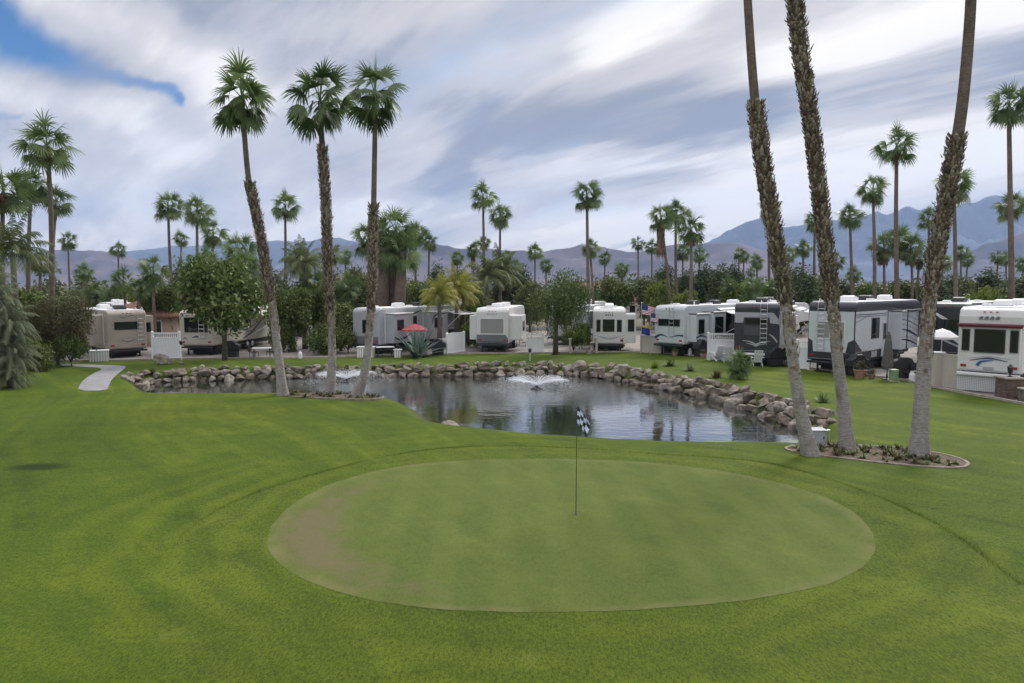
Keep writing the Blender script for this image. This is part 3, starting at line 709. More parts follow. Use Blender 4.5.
def hero_palm(label, Y, path_px, ibase, itop, crown, rpx, rbase, rboot, rtopp, group):
    """path_px runs from base to crown; indices ibase/itop bound the rough leaf-base section (pixel rows)"""
    b0 = G(*path_px[0]); Yb = b0.y if Y is None else Y
    pts = [P(a, b, Yb) for a, b in path_px]; root = empty('fan_palm', (pts[0].x, Yb, hz(pts[0].x, Yb))); tag(root, label, 'palm tree', group)
    org = Vector(root.location); zs = [p.z for p in pts]
    pts = [p - org for p in pts]; pts[0].z = -0.15
    sp = smooth_path(pts, 90)
    zb = P(512, ibase, Yb).z - org.z; zt = P(512, itop, Yb).z - org.z
    lo = [p for p in sp if p.z <= zb + 0.15]; mi = [p for p in sp if zb <= p.z <= zt]; hi = [p for p in sp if p.z >= zt - 0.15]
    rnd = random.Random(int(path_px[0][0]))
    def rad_lo(p):
        f = max(0, p.z) / zb; fl = math.exp(-max(0, p.z) * 2.6)
        return rbase * (1 - 0.30 * f) + rbase * 0.42 * fl
    mb = MB(); mb.tube(lo, [rad_lo(p) * rnd.uniform(.98, 1.02) for p in lo], 14)
    tr = mb.build('trunk', M_tgrey, root, smooth=True)
    # flared root ring at the soil
    if hi:
        mb = MB(); mb.tube(hi, [rtopp * (1.1 - .25 * k / len(hi)) for k in range(len(hi))], 10); mb.build('upper_trunk', M_tbrown, root, smooth=True)
    mb = MB()
    prof = [rboot * (0.86 + 0.14 * min(1, k / 5)) for k in range(len(mi))]
    mb.tube(mi, [r * 0.86 for r in prof], 12, 0)
    step = 0.06; z = zb; turn = 0
    L = [p.z for p in mi]
    def at(zq): return Vector((float(np.interp(zq, L, [p.x for p in mi])), float(np.interp(zq, L, [p.y for p in mi])), zq)), float(np.interp(zq, L, prof))
    while z < zt:
        c, r = at(z); turn += 0.4
        for k in range(7):
            an = turn + k * 2 * math.pi / 7 + rnd.uniform(-.15, .15)
            o = Vector((math.cos(an), math.sin(an), 0)); s_ = Vector((-o.y, o.x, 0)); up = Vector((0, 0, 1))
            wv = rnd.uniform(.03, .07) * r / 0.24; ln = rnd.uniform(.08, .21) * r / 0.24; jut = rnd.uniform(.005, .065) * r / .24; tnt = min(1, max(.002, rnd.gauss(.45, .28)))
            if rnd.random() < .10: ln *= 1.5; jut *= 2.0
            base = c + o * r * .80; mid_ = c + o * (r + jut * .5) + up * ln * .55; tip = c + o * (r + jut) + up * ln
            sk = s_ * rnd.uniform(-.05, .05)
            mb.add([base - s_ * wv, base + s_ * wv, mid_ + s_ * wv * .8 + sk, mid_ - s_ * wv * .8 + sk, tip + s_ * wv * .35 + sk, tip - s_ * wv * .35 + sk,
                    mid_ - o * .04 + sk, base - up * .05],
                   [(0, 1, 2, 3), (3, 2, 4, 5), (5, 4, 6), (3, 5, 6), (2, 6, 4), (0, 7, 1)], 0, tnt)
        z += step
    for _ in range(150):    # stray bases and peeling strips below the rough section
        zq = zb - abs(rnd.gauss(0, .9)); c = sp[min(range(len(sp)), key=lambda q: abs(sp[q].z - zq))]; r = rad_lo(Vector((0, 0, zq))) ; an = rnd.uniform(0, 6.28); o = Vector((math.cos(an), math.sin(an), 0)); s_ = Vector((-o.y, o.x, 0)); wv = rnd.uniform(.02, .06); ln = rnd.uniform(.12, .4); up = Vector((0, 0, 1)); c = Vector((c.x, c.y, zq))
        mb.add([c + o * (r - .01) - s_ * wv, c + o * (r - .01) + s_ * wv, c + o * (r + .035) + up * ln * .6 + s_ * wv * .8, c + o * (r + .03) + up * ln * .6 - s_ * wv * .8, c + o * (r + .015) + up * ln, c + o * (r - .02) + up * ln * .5], [(0, 1, 2, 3), (3, 2, 4), (5, 1, 0)], 0, rnd.uniform(.1, .9))
    mb.build('leaf_bases', M_boot, root)
    if crown is not None:
        cm, dm = HCROWN[crown]; Rw = rpx / FPX * Yb * 1.08; tp = sp[-1]
        c = link('crown', cm, root); c.location = tp; c.scale = (Rw,) * 3; c.rotation_euler = (0, 0, crown * 1.7)
        c = link('dead_fronds', dm, root); c.location = tp - Vector((0, 0, .25)); c.scale = (Rw * .5,) * 3
    return root

GL = 'three tall palms on the left bank of the pond'; GRT = 'three leaning palms in the mulched bed'
hero_palm('tall palm leaning left, leftmost of the three at the near pond bank', None, [(283, 395), (277, 345), (270, 295), (262, 245), (254, 205), (248, 175), (244, 130), (242, 99)], 302, 182, 0, 39, .22, .235, .12, GL)
hero_palm('tall palm with the thickest rough trunk, middle of the three at the near pond bank', None, [(330, 394), (332, 355), (331, 320), (328, 270), (326, 210), (323, 160), (321, 128), (320, 101)], 316, 147, 1, 40, .22, .235, .125, GL)
hero_palm('tall palm with curved grey base, rightmost of the three at the near pond bank', None, [(355, 396), (364, 375), (369, 340), (372, 290), (373, 235), (374, 185), (375, 125), (375, 94)], 312, 204, 2, 38, .215, .225, .115, GL)
hero_palm('leaning palm whose rough bark ends in a ragged collar, beside the utility box', None, [(812, 455), (801, 412), (793, 360), (785, 298), (775, 240), (763, 165), (755, 100), (749, 20), (744, -70), (741, -125)], 304, 104, 0, 60, .20, .235, .12, GRT)
hero_palm('thick shaggy palm trunk, middle of the three in the mulched bed', None, [(848, 450), (843, 400), (838, 362), (832, 300), (824, 235), (813, 140), (800, 50), (793, -20), (786, -110), (784, -150)], 306, -95, 1, 60, .20, .235, .13, GRT)
hero_palm('palm leaning right with a wide pale base, rightmost in the mulched bed', None, [(919, 457), (922, 400), (926, 345), (931, 290), (940, 235), (953, 165), (963, 100), (970, 20), (973, -55), (974, -84)], 300, 135, 2, 62, .235, .235, .14, GRT)

# background palms: label, crown px, crown py, base px, depth, crown radius px, crown mesh, skirt length, bend
GB = 'fan palms beyond the trailer park'
PT = [
 ('tall palm with the highest crown at the far left', 47, 146, 45, 46, 28, 0, 0, .02),
 ('palm crown cut by the left edge of the photo', 3, 192, 4, 46, 27, 1, 1.2, .0),
 ('slim palm between the left edge palm and the tall far left palm', 31, 187, 27, 58, 20, 2, 0, .05),
 ('shorter palm whose crown peeks out behind the tall far left trunk', 56, 200, 50, 60, 18, 3, 0, .0),
 ('small lone palm standing against the left mountains', 68, 242, 71, 108, 10, 4, 0, .05),
 ('distant small palm between the far left palms and the paired palms', 118, 250, 119, 120, 9, 0, 0, 0),
 ('left palm of the tall pair above the green round tree', 168, 207, 175, 75, 16, 1, 0, .08),
 ('right palm of the tall pair above the green round tree', 197, 211, 200, 72, 17, 2, 0, .02),
 ('small palm standing between the trunks of the tall pair', 181, 239, 182, 130, 9, 3, 0, 0),
 ('palm with a low crown just right of the tall pair', 213, 235, 214, 85, 15, 4, .0, 0),
 ('lone slim palm between the leftmost and middle tall pond palms', 285, 206, 284, 80, 16, 0, 0, 0),
 ('small palm peeking from the foliage left of the third pond palm', 345, 257, 345, 118, 9, 1, 0, 0),
 ('palm low behind the second pond palm, trunk hidden by dark trees', 300, 262, 300, 70, 16, 2, 1.0, 0),
 ('thick trunked palm at the left of the dense palm clump', 384, 248, 381, 62, 24, 3, 1.0, 0),
 ('thick trunked palm in the middle of the dense palm clump, tallest there', 396, 232, 390, 63, 24, 4, 1.2, 0),
 ('thick trunked palm at the right of the dense palm clump', 402, 252, 398, 62, 23, 0, 1.0, 0),
 ('palm filling the left side of the dense palm clump, lower crown', 368, 240, 376, 66, 19, 1, .8, 0),
 ('slender palm just right of the dense palm clump', 415, 234, 416, 80, 15, 2, 0, 0),
 ('slender palm second to the right of the dense palm clump', 429, 242, 428, 95, 11, 3, 0, 0),
 ('tiny palm above the yellow feather palms', 457, 259, 457, 130, 8, 4, 0, 0),
 ('tall palm left of the centre pair', 483, 197, 485, 85, 15, 0, 0, .02),
 ('lower palm right of the centre pair', 500, 217, 500, 85, 14, 1, 0, .0),
 ('small palm whose crown crosses the trunk of the tall centre palm', 484, 243, 484, 120, 8, 2, 0, 0),
 ('small palm with a dead skirt behind the yellow feather palms', 473, 250, 475, 95, 9, 3, 2.6, 0),
 ('small palm right of the centre pair, low crown', 507, 257, 507, 120, 7, 4, 0, 0),
 ('lone palm standing left above the weeping tree', 535, 252, 535, 112, 10, 0, 0, 0),
 ('tall lone palm right of the weeping tree', 587, 196, 590, 68, 17, 1, 0, .03),
 ('half height palm touching the trunk of the tall lone palm', 590, 248, 595, 74, 11, 2, 0, -.06),
 ('small palm right of the tall lone palm', 605, 258, 605, 118, 8, 3, 0, 0),
 ('left one of two small distant palms before the palm cluster', 638, 244, 638, 120, 8, 4, 0, 0),
 ('right one of two small distant palms before the palm cluster', 652, 247, 652, 120, 8, 0, 0, 0),
 ('leaning palm with a shaggy brown skirt in the palm cluster', 661, 218, 673, 75, 15, 1, 4.2, -.06),
 ('tallest palm of the cluster behind the striped awning trailer', 676, 212, 678, 78, 14, 2, 0, 0),
 ('palm with yellowing crown and orange brown trunk in the cluster', 691, 229, 690, 62, 18, 3, 1.4, 0),
 ('small palm low in the cluster, left of the orange brown trunk', 683, 253, 684, 110, 9, 4, 0, 0),
 ('small palm low in the cluster, right of the orange brown trunk', 700, 255, 699, 105, 9, 0, 0, 0),
 ('left one of the close twin palms right of the cluster', 739, 254, 740, 125, 7, 1, 0, 0),
 ('right one of the close twin palms right of the cluster', 744, 257, 744, 130, 7, 2, 0, 0),
 ('very short palm below the close twin palms', 751, 272, 751, 120, 6, 3, 0, 0),
 ('palm whose crown shows behind the left leaning trunk', 769, 208, 771, 88, 12, 4, 0, 0),
 ('small palm low between the two left leaning trunks', 789, 254, 789, 105, 9, 0, 0, 0),
 ('palm just left of the shaggy middle trunk', 815, 222, 816, 85, 12, 1, 0, 0),
 ('palm with a bowed trunk just right of the shaggy middle trunk', 850, 216, 855, 72, 14, 2, 0, -.22),
 ('small bushy palm at the foot of the bowed palm', 854, 274, 854, 88, 9, 3, 0, 0),
 ('slim palm left of the tallest right background palm', 873, 191, 875, 70, 16, 4, 0, 0),
 ('tallest slim palm in the right background', 897, 147, 901, 58, 21, 0, 0, .01),
 ('palm at the left of the dense grove between the right trunks', 884, 248, 886, 74, 16, 1, 1.8, 0),
 ('palm in the middle of the dense grove between the right trunks', 899, 240, 898, 76, 17, 2, 1.8, 0),
 ('palm at the right of the dense grove between the right trunks', 911, 248, 911, 74, 16, 3, 1.8, 0),
 ('pale small palm at the edge of the dense grove', 920, 258, 920, 80, 11, 4, 1.2, 0),
 ('palm rising just left of the right leaning trunk', 929, 219, 931, 85, 12, 0, 0, 0),
 ('tall palm just right of the right leaning trunk', 954, 187, 958, 60, 20, 1, 0, .02),
 ('left small palm beside the tall palm near the motorhome', 961, 253, 962, 108, 9, 2, 0, 0),
 ('right small palm beside the tall palm near the motorhome', 968, 260, 968, 112, 8, 3, 0, 0),
 ('left one of two small palms above the yellow hedge', 998, 258, 998, 115, 8, 4, 0, 0),
 ('right one of two small palms above the yellow hedge', 1006, 259, 1007, 120, 8, 0, 0, 0),
 ('tall palm at the right edge of the photo', 1009, 106, 1016, 52, 23, 1, 0, .03),
 ('middle height palm behind the trunk at the right edge', 1012, 207, 1013, 72, 16, 2, 0, 0),
 ('short palm cut by the right edge of the photo', 1023, 265, 1023, 100, 9, 3, 0, 0),
 ('leafy palm behind the tan trailer, left of the tall pair', 153, 272, 154, 58, 17, 4, 0, 0),
 ('bushy grey green palm behind the left trailer', 123, 282, 125, 62, 15, 0, 0, 0),
 ('bushy palm spreading above the green round tree', 238, 252, 238, 60, 20, 1, 0, 0),
 ('short bushy palm left of the round green tree, over the white fence', 140, 288, 141, 58, 13, 3, 0, 0),
 ('mid height palm just left of the leftmost pond palm trunk', 246, 268, 247, 57, 17, 4, .8, 0),
 ('mid height palm over the left side of the round green tree', 206, 262, 206, 62, 16, 0, 0, 0),
 ('low spreading palm behind the middle pond palm', 318, 285, 318, 56, 17, 2, 0, 0),
 ('low spreading palm between the middle and right pond palms', 349, 286, 349, 57, 15, 1, .8, 0),
 ('short palm right of the grey trailer awning', 430, 300, 430, 58, 12, 3, 0, 0),
 ('grey green palm low behind the left tan trailer roof', 96, 292, 96, 66, 12, 2, 0, 0),
 ('short wide palm behind the striped awning trailer roof', 752, 288, 752, 72, 13, 1, 0, 0),
 ('low palm right of the short wide palm behind the striped awning trailer', 774, 289, 774, 74, 11, 4, 0, 0),
 ('low palm between the pines and the left leaning trunk top', 728, 286, 728, 80, 10, 0, 0, 0),
 ('mid height palm over the small white trailer roof', 622, 270, 622, 92, 9, 1, 0, 0),
 ('mid height palm behind the black trailer roof, left of the leaning trunk', 757, 262, 757, 96, 9, 3, 0, 0),
 ('mid height palm between the left and middle leaning trunks, tallest there', 803, 248, 803, 90, 10, 2, 0, 0),
 ('mid height palm low behind the big black and white trailer', 836, 262, 836, 84, 10, 4, 0, 0),
 ('mid height palm right of the dense grove, close to the right leaning trunk', 943, 262, 943, 92, 10, 0, 0, 0),
 ('mid height palm over the white centre trailer, behind the feather palms', 515, 268, 515, 90, 10, 1, .8, 0),
 ('mid height palm behind the weeping tree crown, left side', 546, 266, 546, 98, 8, 2, 0, 0),
 ('mid height palm beside the tall far left palm, right of its trunk', 84, 272, 84, 76, 11, 3, 0, 0),
 ('mid height palm left of the grey trailer, over the dense dark trees', 330, 255, 330, 78, 13, 4, .8, 0),
 ('drooping palm beside the far left brown bush', 40, 262, 37, 60, 13, 2, 0, 0),
]
for (lb, a, b_, c_, Y, r, k, skt, bd) in PT:
    thick = 'thick trunked' in lb
    if thick: skt = 0.0
    palm(lb, a, b_, c_, Y, r, k, skt, bd, GB, rtr=0.62 if thick else None)

# feather palms
def feather_crown(seed, n, L, droop, leaf, M, nl=26, name='crown'):
    rnd = random.Random(seed); mb = MB()
    for i in range(n):
        az = i * 2.39996 + rnd.uniform(-.2, .2); el = R(82 - 95 * i / n + rnd.uniform(-8, 8)); ti = min(1, max(0, rnd.gauss(.45, .22)))
        d = Vector((math.cos(az) * math.cos(el), math.sin(az) * math.cos(el), math.sin(el))); p = Vector(); l = L * rnd.uniform(.85, 1.1)
        side = Vector((-math.sin(az), math.cos(az), 0))
        for k in range(nl):
            f = k / nl; p2 = p + d * l / nl
            mb.add([p - side * .015, p + side * .015, p2 + side * .012, p2 - side * .012], [(0, 1, 2, 3)], 0, ti)
            if k > 2:
                for s in (-1, 1):
                    ll = leaf * math.sin(math.pi * min(1, .12 + f * .86)) * rnd.uniform(.8, 1.2) + .04
                    dd = (side * s * .8 + d * .45 + Vector((0, 0, -.35 - .4 * rnd.random()))).normalized()
                    q1 = p + dd * ll * .5; q2 = p + dd * ll + Vector((0, 0, -ll * .35)); w_ = d * (leaf * .055)
                    mb.add([p - w_, p + w_, q1 + w_, q1 - w_, q2], [(0, 1, 2, 3), (3, 2, 4)], 0, min(1, max(0, ti + rnd.uniform(-.2, .2))))
            p = p2; d = (d + Vector((0, 0, -droop * (.4 + f)))).normalized()
    return mb.mesh(name, M)
FEATH = feather_crown(5, 26, 2.6, .085, .55, M_palm_y)
FEATHG = feather_crown(6, 28, 2.6, .08, .55, M_olive)
def feather_palm(label, cx, cy, Y, s, me_, group=None):
    top = P(cx, cy, Y); root = empty('feather_palm', (top.x, Y, 0)); tag(root, label, 'palm tree', group)
    mb = MB(); mb.tube([(0, 0, -.1), (.03, 0, top.z * .5), (0, 0, top.z)], [.24, .17, .13], 9); mb.build('trunk', M_tbrown, root, smooth=True)
    c = link('crown', me_, root); c.location = (0, 0, top.z); c.scale = (s,) * 3; c.rotation_euler = (0, 0, cx)
    return root
GF = 'feather palms between the trailers'
feather_palm('yellow green feather palm left of the white trailer', 439, 296, 54, .85, FEATH, GF)
feather_palm('bright yellow feather palm behind the agave, second from the white trailer', 456, 287, 58, .95, FEATH, GF)
feather_palm('brightest yellow feather palm nearest the white trailer', 463, 293, 60, .8, FEATH, GF)
feather_palm('green feather palm right of the leftmost tall pond palm', 303, 264, 56, 1.0, FEATHG, GF)
feather_palm('green feather palm over the white trailer roof with drooping fronds', 500, 272, 68, 1.15, FEATHG, GF)
feather_palm('green feather palm above the white trailer, left of its twin', 487, 276, 66, 1.0, FEATHG, GF)

# ---------------------------------------------------------------- broadleaf trees
def foliage(name, blobs, n, size, seed, M, clump=0.5, aspect=0.5, hang=0.0, per=14):
    rnd = random.Random(seed); mb = MB(); vol = [b_[3] * b_[4] * b_[5] for b_ in blobs]; tot = sum(vol)
    for b_, v0 in zip(blobs, vol):
        cx, cy, cz, rx, ry, rz = b_
        for _ in range(max(2, int(n * v0 / tot / per))):
            u = Vector((rnd.gauss(0, 1), rnd.gauss(0, 1), rnd.gauss(0, 1))).normalized() * (rnd.random() ** 0.33) * rnd.uniform(.80, 1.10)
            c = Vector((cx + u.x * rx, cy + u.y * ry, cz + u.z * rz)); ti = min(1, max(0, rnd.gauss(.40, .22)))
            for _k in range(per):
                p = c + Vector((rnd.gauss(0, clump), rnd.gauss(0, clump), rnd.gauss(0, clump * .8)))
                a = Vector((rnd.gauss(0, 1), rnd.gauss(0, 1), rnd.gauss(0, .7) - hang)).normalized()
                b2 = a.cross(Vector((rnd.gauss(0, 1), rnd.gauss(0, 1), rnd.gauss(0, 1)))).normalized()
                s = size * rnd.uniform(.6, 1.3)
                mb.add([p - a * s, p + b2 * s * aspect, p + a * s, p - b2 * s * aspect], [(0, 1, 2, 3)], 0, min(1, max(0, ti + rnd.gauss(0, .1))) + .001)
    return mb.mesh(name, M)
def limbs(name, h, r, blobs, seed, M=None, split=.45):
    rnd = random.Random(seed); mb = MB(); base = Vector((rnd.uniform(-.1, .1), 0, h * split))
    mb.tube([(0, 0, -.15), (base.x * .5, 0, h * split * .5), base], [r * 1.3, r * .9, r * .8], 9)
    for (cx, cy, cz, rx, ry, rz) in blobs:
        e = Vector((cx, cy, cz)); mid_ = base.lerp(e, .5) + Vector((rnd.uniform(-.2, .2), rnd.uniform(-.2, .2), .1)); mb.tube([base, mid_, e], [r * .6, r * .35, r * .12], 6)
        for _ in range(2):
            q = e + Vector((rnd.uniform(-1, 1) * rx * .7, rnd.uniform(-1, 1) * ry * .7, rnd.uniform(-.2, .8) * rz)); mb.tube([mid_, q], [r * .22, r * .06], 5)
    return mb.mesh(name, M or M_bark, True)
PROTO = {}
def proto(kind, v):
    key = (kind, v)
    if key in PROTO: return PROTO[key]
    rnd = random.Random(hash(kind) % 1 + v * 17 + len(kind))
    if kind == 'broad':      # unit: about 6 m tall
        bl = [(rnd.uniform(-1.6, 1.6), rnd.uniform(-1.4, 1.4), rnd.uniform(2.6, 4.9), rnd.uniform(.9, 1.35), rnd.uniform(.9, 1.3), rnd.uniform(.8, 1.15)) for _ in range(9)]
        r = (foliage('crown', bl, 11000, .17, v, M_ficus, .34), limbs('trunk', 6, .17, bl, v))
    elif kind == 'olive':
        bl = [(rnd.uniform(-1.8, 1.8), rnd.uniform(-1.4, 1.4), rnd.uniform(1.8, 4.6), rnd.uniform(.8, 1.3), rnd.uniform(.8, 1.2), rnd.uniform(.7, 1.1)) for _ in range(10)]
        r = (foliage('crown', bl, 9500, .17, v + 50, M_olive, .36, .45), limbs('trunk', 6, .15, bl, v, split=.3))
    elif kind == 'pine':
        bl = []
        for k in range(9):
            f = k / 8; w_ = 1.35 * (1 - f) ** .6 + .35
            bl.append((rnd.uniform(-.5, .5) * w_, rnd.uniform(-.5, .5) * w_, 1.6 + 4.6 * f, w_ * rnd.uniform(.7, 1), w_ * rnd.uniform(.7, 1), .75))
        r = (foliage('crown', bl, 11000, .15, v + 80, M_pine, .30, .4), limbs('trunk', 6, .16, bl[::3], v, split=.3))
    elif kind == 'bush':
        bl = [(rnd.uniform(-1.5, 1.5), rnd.uniform(-1, 1), rnd.uniform(.6, 1.7), rnd.uniform(.6, .95), rnd.uniform(.6, .9), rnd.uniform(.5, .8)) for _ in range(9)]
        r = (foliage('crown', bl, 6500, .12, v + 20, M_ficus, .22), limbs('stems', 2, .08, bl, v, split=.15))
    elif kind == 'lime':
        bl = [(rnd.uniform(-1.5, 1.5), rnd.uniform(-1, 1), rnd.uniform(.8, 2.3), rnd.uniform(.7, 1.0), rnd.uniform(.6, .9), rnd.uniform(.6, .9)) for _ in range(9)]
        r = (foliage('crown', bl, 6500, .13, v + 30, M_lime, .24), limbs('stems', 2, .08, bl, v, split=.15))
    elif kind == 'weep':
        bl = [(rnd.uniform(-1.4, 1.4), rnd.uniform(-1.2, 1.2), rnd.uniform(3.4, 5.2), rnd.uniform(.7, 1.0), rnd.uniform(.7, 1.0), rnd.uniform(.7, 1.0)) for _ in range(10)]
        mb = MB(); cr = foliage('crown_tmp', bl, 3800, .10, v + 60, M_weep, .28, .35, .8)
        V = [tuple(q.co) for q in cr.vertices]; F = [tuple(p.vertices) for p in cr.polygons]; A = [0.0] * len(V); cr.attributes['tint'].data.foreach_get('value', A)
        mb.v = V; mb.f = F; mb.mi = [0] * len(F); mb.a = list(A)
        for _ in range(380):   # hanging strands
            b_ = rnd.choice(bl); an = rnd.uniform(0, 6.28); p = Vector((b_[0] + math.cos(an) * b_[3] * rnd.uniform(.3, 1.05), b_[1] + math.sin(an) * b_[4] * rnd.uniform(.3, 1.05), b_[2] + rnd.uniform(-.3, .4)))
            ln = rnd.uniform(.8, 2.6); ti = min(1, max(0, rnd.gauss(.4, .2))); k = int(ln / .09)
            for j in range(k):
                p = p + Vector((rnd.gauss(0, .014), rnd.gauss(0, .014), -.09)); a = Vector((rnd.gauss(0, 1), rnd.gauss(0, 1), -1.4)).normalized(); b2 = a.cross(Vector((rnd.gauss(0, 1), rnd.gauss(0, 1), .1))).normalized(); s = .10
                mb.add([p, p + a * s * .8 + b2 * s * .28, p + a * s * 1.7, p + a * s * .8 - b2 * s * .28], [(0, 1, 2, 3)], 0, min(1, max(.001, ti + rnd.gauss(0, .1))))
        r = (mb.mesh('crown', M_weep), limbs('trunk', 6, .15, bl, v, split=.42))
    elif kind == 'rust':
        bl = [(rnd.uniform(-2.0, 2.0), rnd.uniform(-1.2, 1.2), rnd.uniform(1.4, 3.5), rnd.uniform(.8, 1.2), rnd.uniform(.7, 1.0), rnd.uniform(.55, .85)) for _ in range(14)]
        r = (foliage('crown', bl, 26000, .085, v + 70, M_rust, .28, .35), limbs('trunk', 4, .12, bl, v, split=.25))
    PROTO[key] = r; return r
CATS = {'broad': 'tree', 'olive': 'tree', 'pine': 'tree', 'weep': 'tree', 'rust': 'tree', 'bush': 'bush', 'lime': 'bush'}
NMS = {'broad': 'leafy_tree', 'olive': 'olive_tree', 'pine': 'pine_tree', 'weep': 'weeping_tree', 'rust': 'thorn_tree', 'bush': 'green_bush', 'lime': 'yellow_green_bush'}
UH = {'broad': 5.9, 'olive': 5.6, 'pine': 6.9, 'weep': 6.0, 'rust': 4.1, 'bush': 2.4, 'lime': 3.1}
UW = {'broad': 2.6, 'olive': 2.8, 'pine': 1.6, 'weep': 2.3, 'rust': 3.0, 'bush': 2.2, 'lime': 2.3}
def tree(kind, v, px, ytop, halfpx, Y, label, group=None, rz=None, z0=0.0):
    top = P(px, ytop, Y); h = top.z - z0; cm, tm = proto(kind, v)
    root = empty(NMS[kind], (top.x, Y, z0)); tag(root, label, CATS[kind], group)
    sz = h / UH[kind]; sx = halfpx / FPX * Y / UW[kind]
    rz = rz if rz is not None else (px * 1.3) % 6.28
    for nm, me_ in (('crown', cm), ('stems' if kind in ('bush', 'lime') else 'trunk', tm)):
        c = link(nm, me_, root); c.scale = (sx, sx, sz); c.rotation_euler = (0, 0, rz)
    return root
tree('broad', 0, 221, 252, 36, 47, 'round dark green tree in front of the awning trailer', rz=.4)
bt = tree('weep', 0, 556, 268, 38, 51, 'weeping green tree at the back of the pond, right of the white trailer', rz=1.0)
tree('rust', 0, 54, 297, 36, 44, 'large rusty brown thorn tree by the left trailer', rz=.2)
tree('bush', 1, 70, 333, 17, 43.5, 'dark green bush under the rusty brown tree, left of the path', rz=.9)
tree('bush', 2, 38, 338, 17, 41, 'dark bush between the grey feathery shrub and the path', rz=2.9)
GD = 'dense dark trees behind the left pond palms'
for i, (px, yt, hw, Y, kd, lb) in enumerate([(292, 286, 20, 54, 'broad', 'dark tree right of the awning trailer, leftmost of the dense dark trees'), (312, 280, 20, 57, 'broad', 'dark tree behind the middle pond palm, tallest of the dense dark trees'),
        (340, 300, 22, 54, 'broad', 'dark tree between the middle and right pond palms'), (320, 322, 22, 51.5, 'bush', 'dark bush at the foot of the dense dark trees, behind the middle palm'), (348, 328, 15, 52, 'bush', 'green bush left of the grey trailer window'),
        (283, 312, 14, 53, 'bush', 'dark bush against the end of the awning trailer')]):
    tree(kd, i % 3, px, yt, hw, Y, lb, GD)
tree('bush', 0, 471, 322, 10, 57, 'green bush between the yellow palm and the white trailer')
tree('lime', 0, 465, 300, 17, 62, 'yellow green bush behind the white picket fence by the white trailer')
tree('lime', 1, 574, 329, 13, 53, 'light green bush under the weeping tree, left of the small white trailer')
tree('bush', 1, 582, 322, 10, 56, 'dark bush tight against the small white trailer')
tree('lime', 2, 981, 282, 21, 70, 'rounded yellow green hedge bush behind the motorhome')
GT = 'trees in the belt behind the trailers'
belt = [('olive', 104, 284, 16, 80, 'grey green tree behind the roof of the left trailer'), ('olive', 84, 290, 12, 85, 'low tree left of the left trailer roof unit'), ('lime', 135, 284, 15, 74, 'olive green tree between the bushy palm and the leafy palm'),
 ('pine', 181, 262, 13, 82, 'dark pine under the tall palm pair'), ('broad', 160, 285, 13, 60, 'leafy tree over the red tiled roof'), ('pine', 258, 262, 16, 72, 'pine right of the green round tree'), ('broad', 200, 268, 16, 76, 'leafy tree behind the green round tree, left side'),
 ('olive', 244, 262, 20, 68, 'olive tree behind the green round tree, right side'), ('pine', 275, 272, 14, 78, 'pine behind the leftmost tall pond palm'), ('pine', 333, 268, 14, 72, 'pine between the middle and right pond palm trunks'),
 ('olive', 356, 268, 14, 84, 'olive tree behind the right pond palm'), ('lime', 418, 276, 15, 76, 'olive tree right of the dense palm clump'), ('pine', 437, 262, 9, 90, 'narrow pine right of the slender palms'), ('broad', 424, 284, 16, 64, 'leafy tree over the grey trailer roof'),
 ('pine', 460, 268, 12, 92, 'pine behind the yellow feather palms'), ('pine', 505, 255, 12, 84, 'tall pine right of the centre palm pair'), ('pine', 519, 264, 12, 82, 'pine between the centre palms and the weeping tree'), ('olive', 530, 276, 14, 78, 'olive tree left behind the weeping tree'),
 ('pine', 597, 280, 5, 88, 'small narrow conifer left of the tall lone palm trunk'), ('broad', 616, 277, 12, 86, 'round tree between the tall lone palm and the two small palms'), ('olive', 645, 273, 14, 84, 'round green tree left of the palm cluster'),
 ('lime', 658, 281, 16, 78, 'yellowish tree at the foot of the palm cluster'), ('pine', 665, 262, 10, 92, 'pine behind the shaggy skirted palm'), ('pine', 706, 262, 11, 90, 'pine right of the orange brown trunk'), ('pine', 723, 262, 10, 86, 'pine left of the twin palms'),
 ('pine', 735, 262, 9, 88, 'pine directly left of the twin palms, darker'), ('lime', 742, 280, 15, 80, 'bushy olive tree below the twin palms'), ('broad', 765, 281, 14, 76, 'leafy tree left of the left leaning trunk'), ('pine', 802, 264, 14, 74, 'dark green pine between the leaning trunks'),
 ('olive', 822, 270, 14, 82, 'olive tree behind the shaggy middle trunk'), ('pine', 843, 278, 12, 86, 'low pine right of the shaggy middle trunk'), ('broad', 868, 284, 14, 82, 'round tree behind the bowed palm'), ('pine', 935, 276, 12, 80, 'dark pine left of the right leaning trunk'),
 ('pine', 948, 272, 12, 84, 'dark pine right of the right leaning trunk'), ('olive', 962, 276, 13, 90, 'olive tree behind the small palms near the motorhome'), ('pine', 992, 268, 15, 92, 'wide dark pine above the yellow hedge'), ('olive', 1012, 276, 13, 88, 'olive tree at the right edge of the photo'),
 ('pine', 1032, 270, 16, 78, 'pine just cut by the right edge of the photo'), ('olive', 66, 293, 13, 78, 'low olive tree behind the tall far left palm'), ('olive', 30, 288, 16, 66, 'olive tree behind the rusty brown thorn tree'), ('broad', 8, 282, 20, 56, 'dark leafy tree at the left edge behind the feathery shrub'),
 ('lime', 681, 287, 13, 74, 'green bushy tree between the palm cluster trunks'), ('pine', 783, 276, 12, 78, 'pine behind the left leaning trunk'), ('olive', 480, 282, 16, 74, 'olive tree behind the white trailer roof'), ('broad', 395, 278, 20, 72, 'dark tree behind the dense palm clump'), ('pine', 688, 268, 11, 96, 'distant pine in the middle of the palm cluster'),
 ('broad', 904, 282, 18, 84, 'dark tree behind the dense grove of the right background')]
for i, (kd, px, yt, hw, Y, lb) in enumerate(belt): tree(kd, i % 3, px, yt - 1, hw * 1.38, Y, lb, GT)
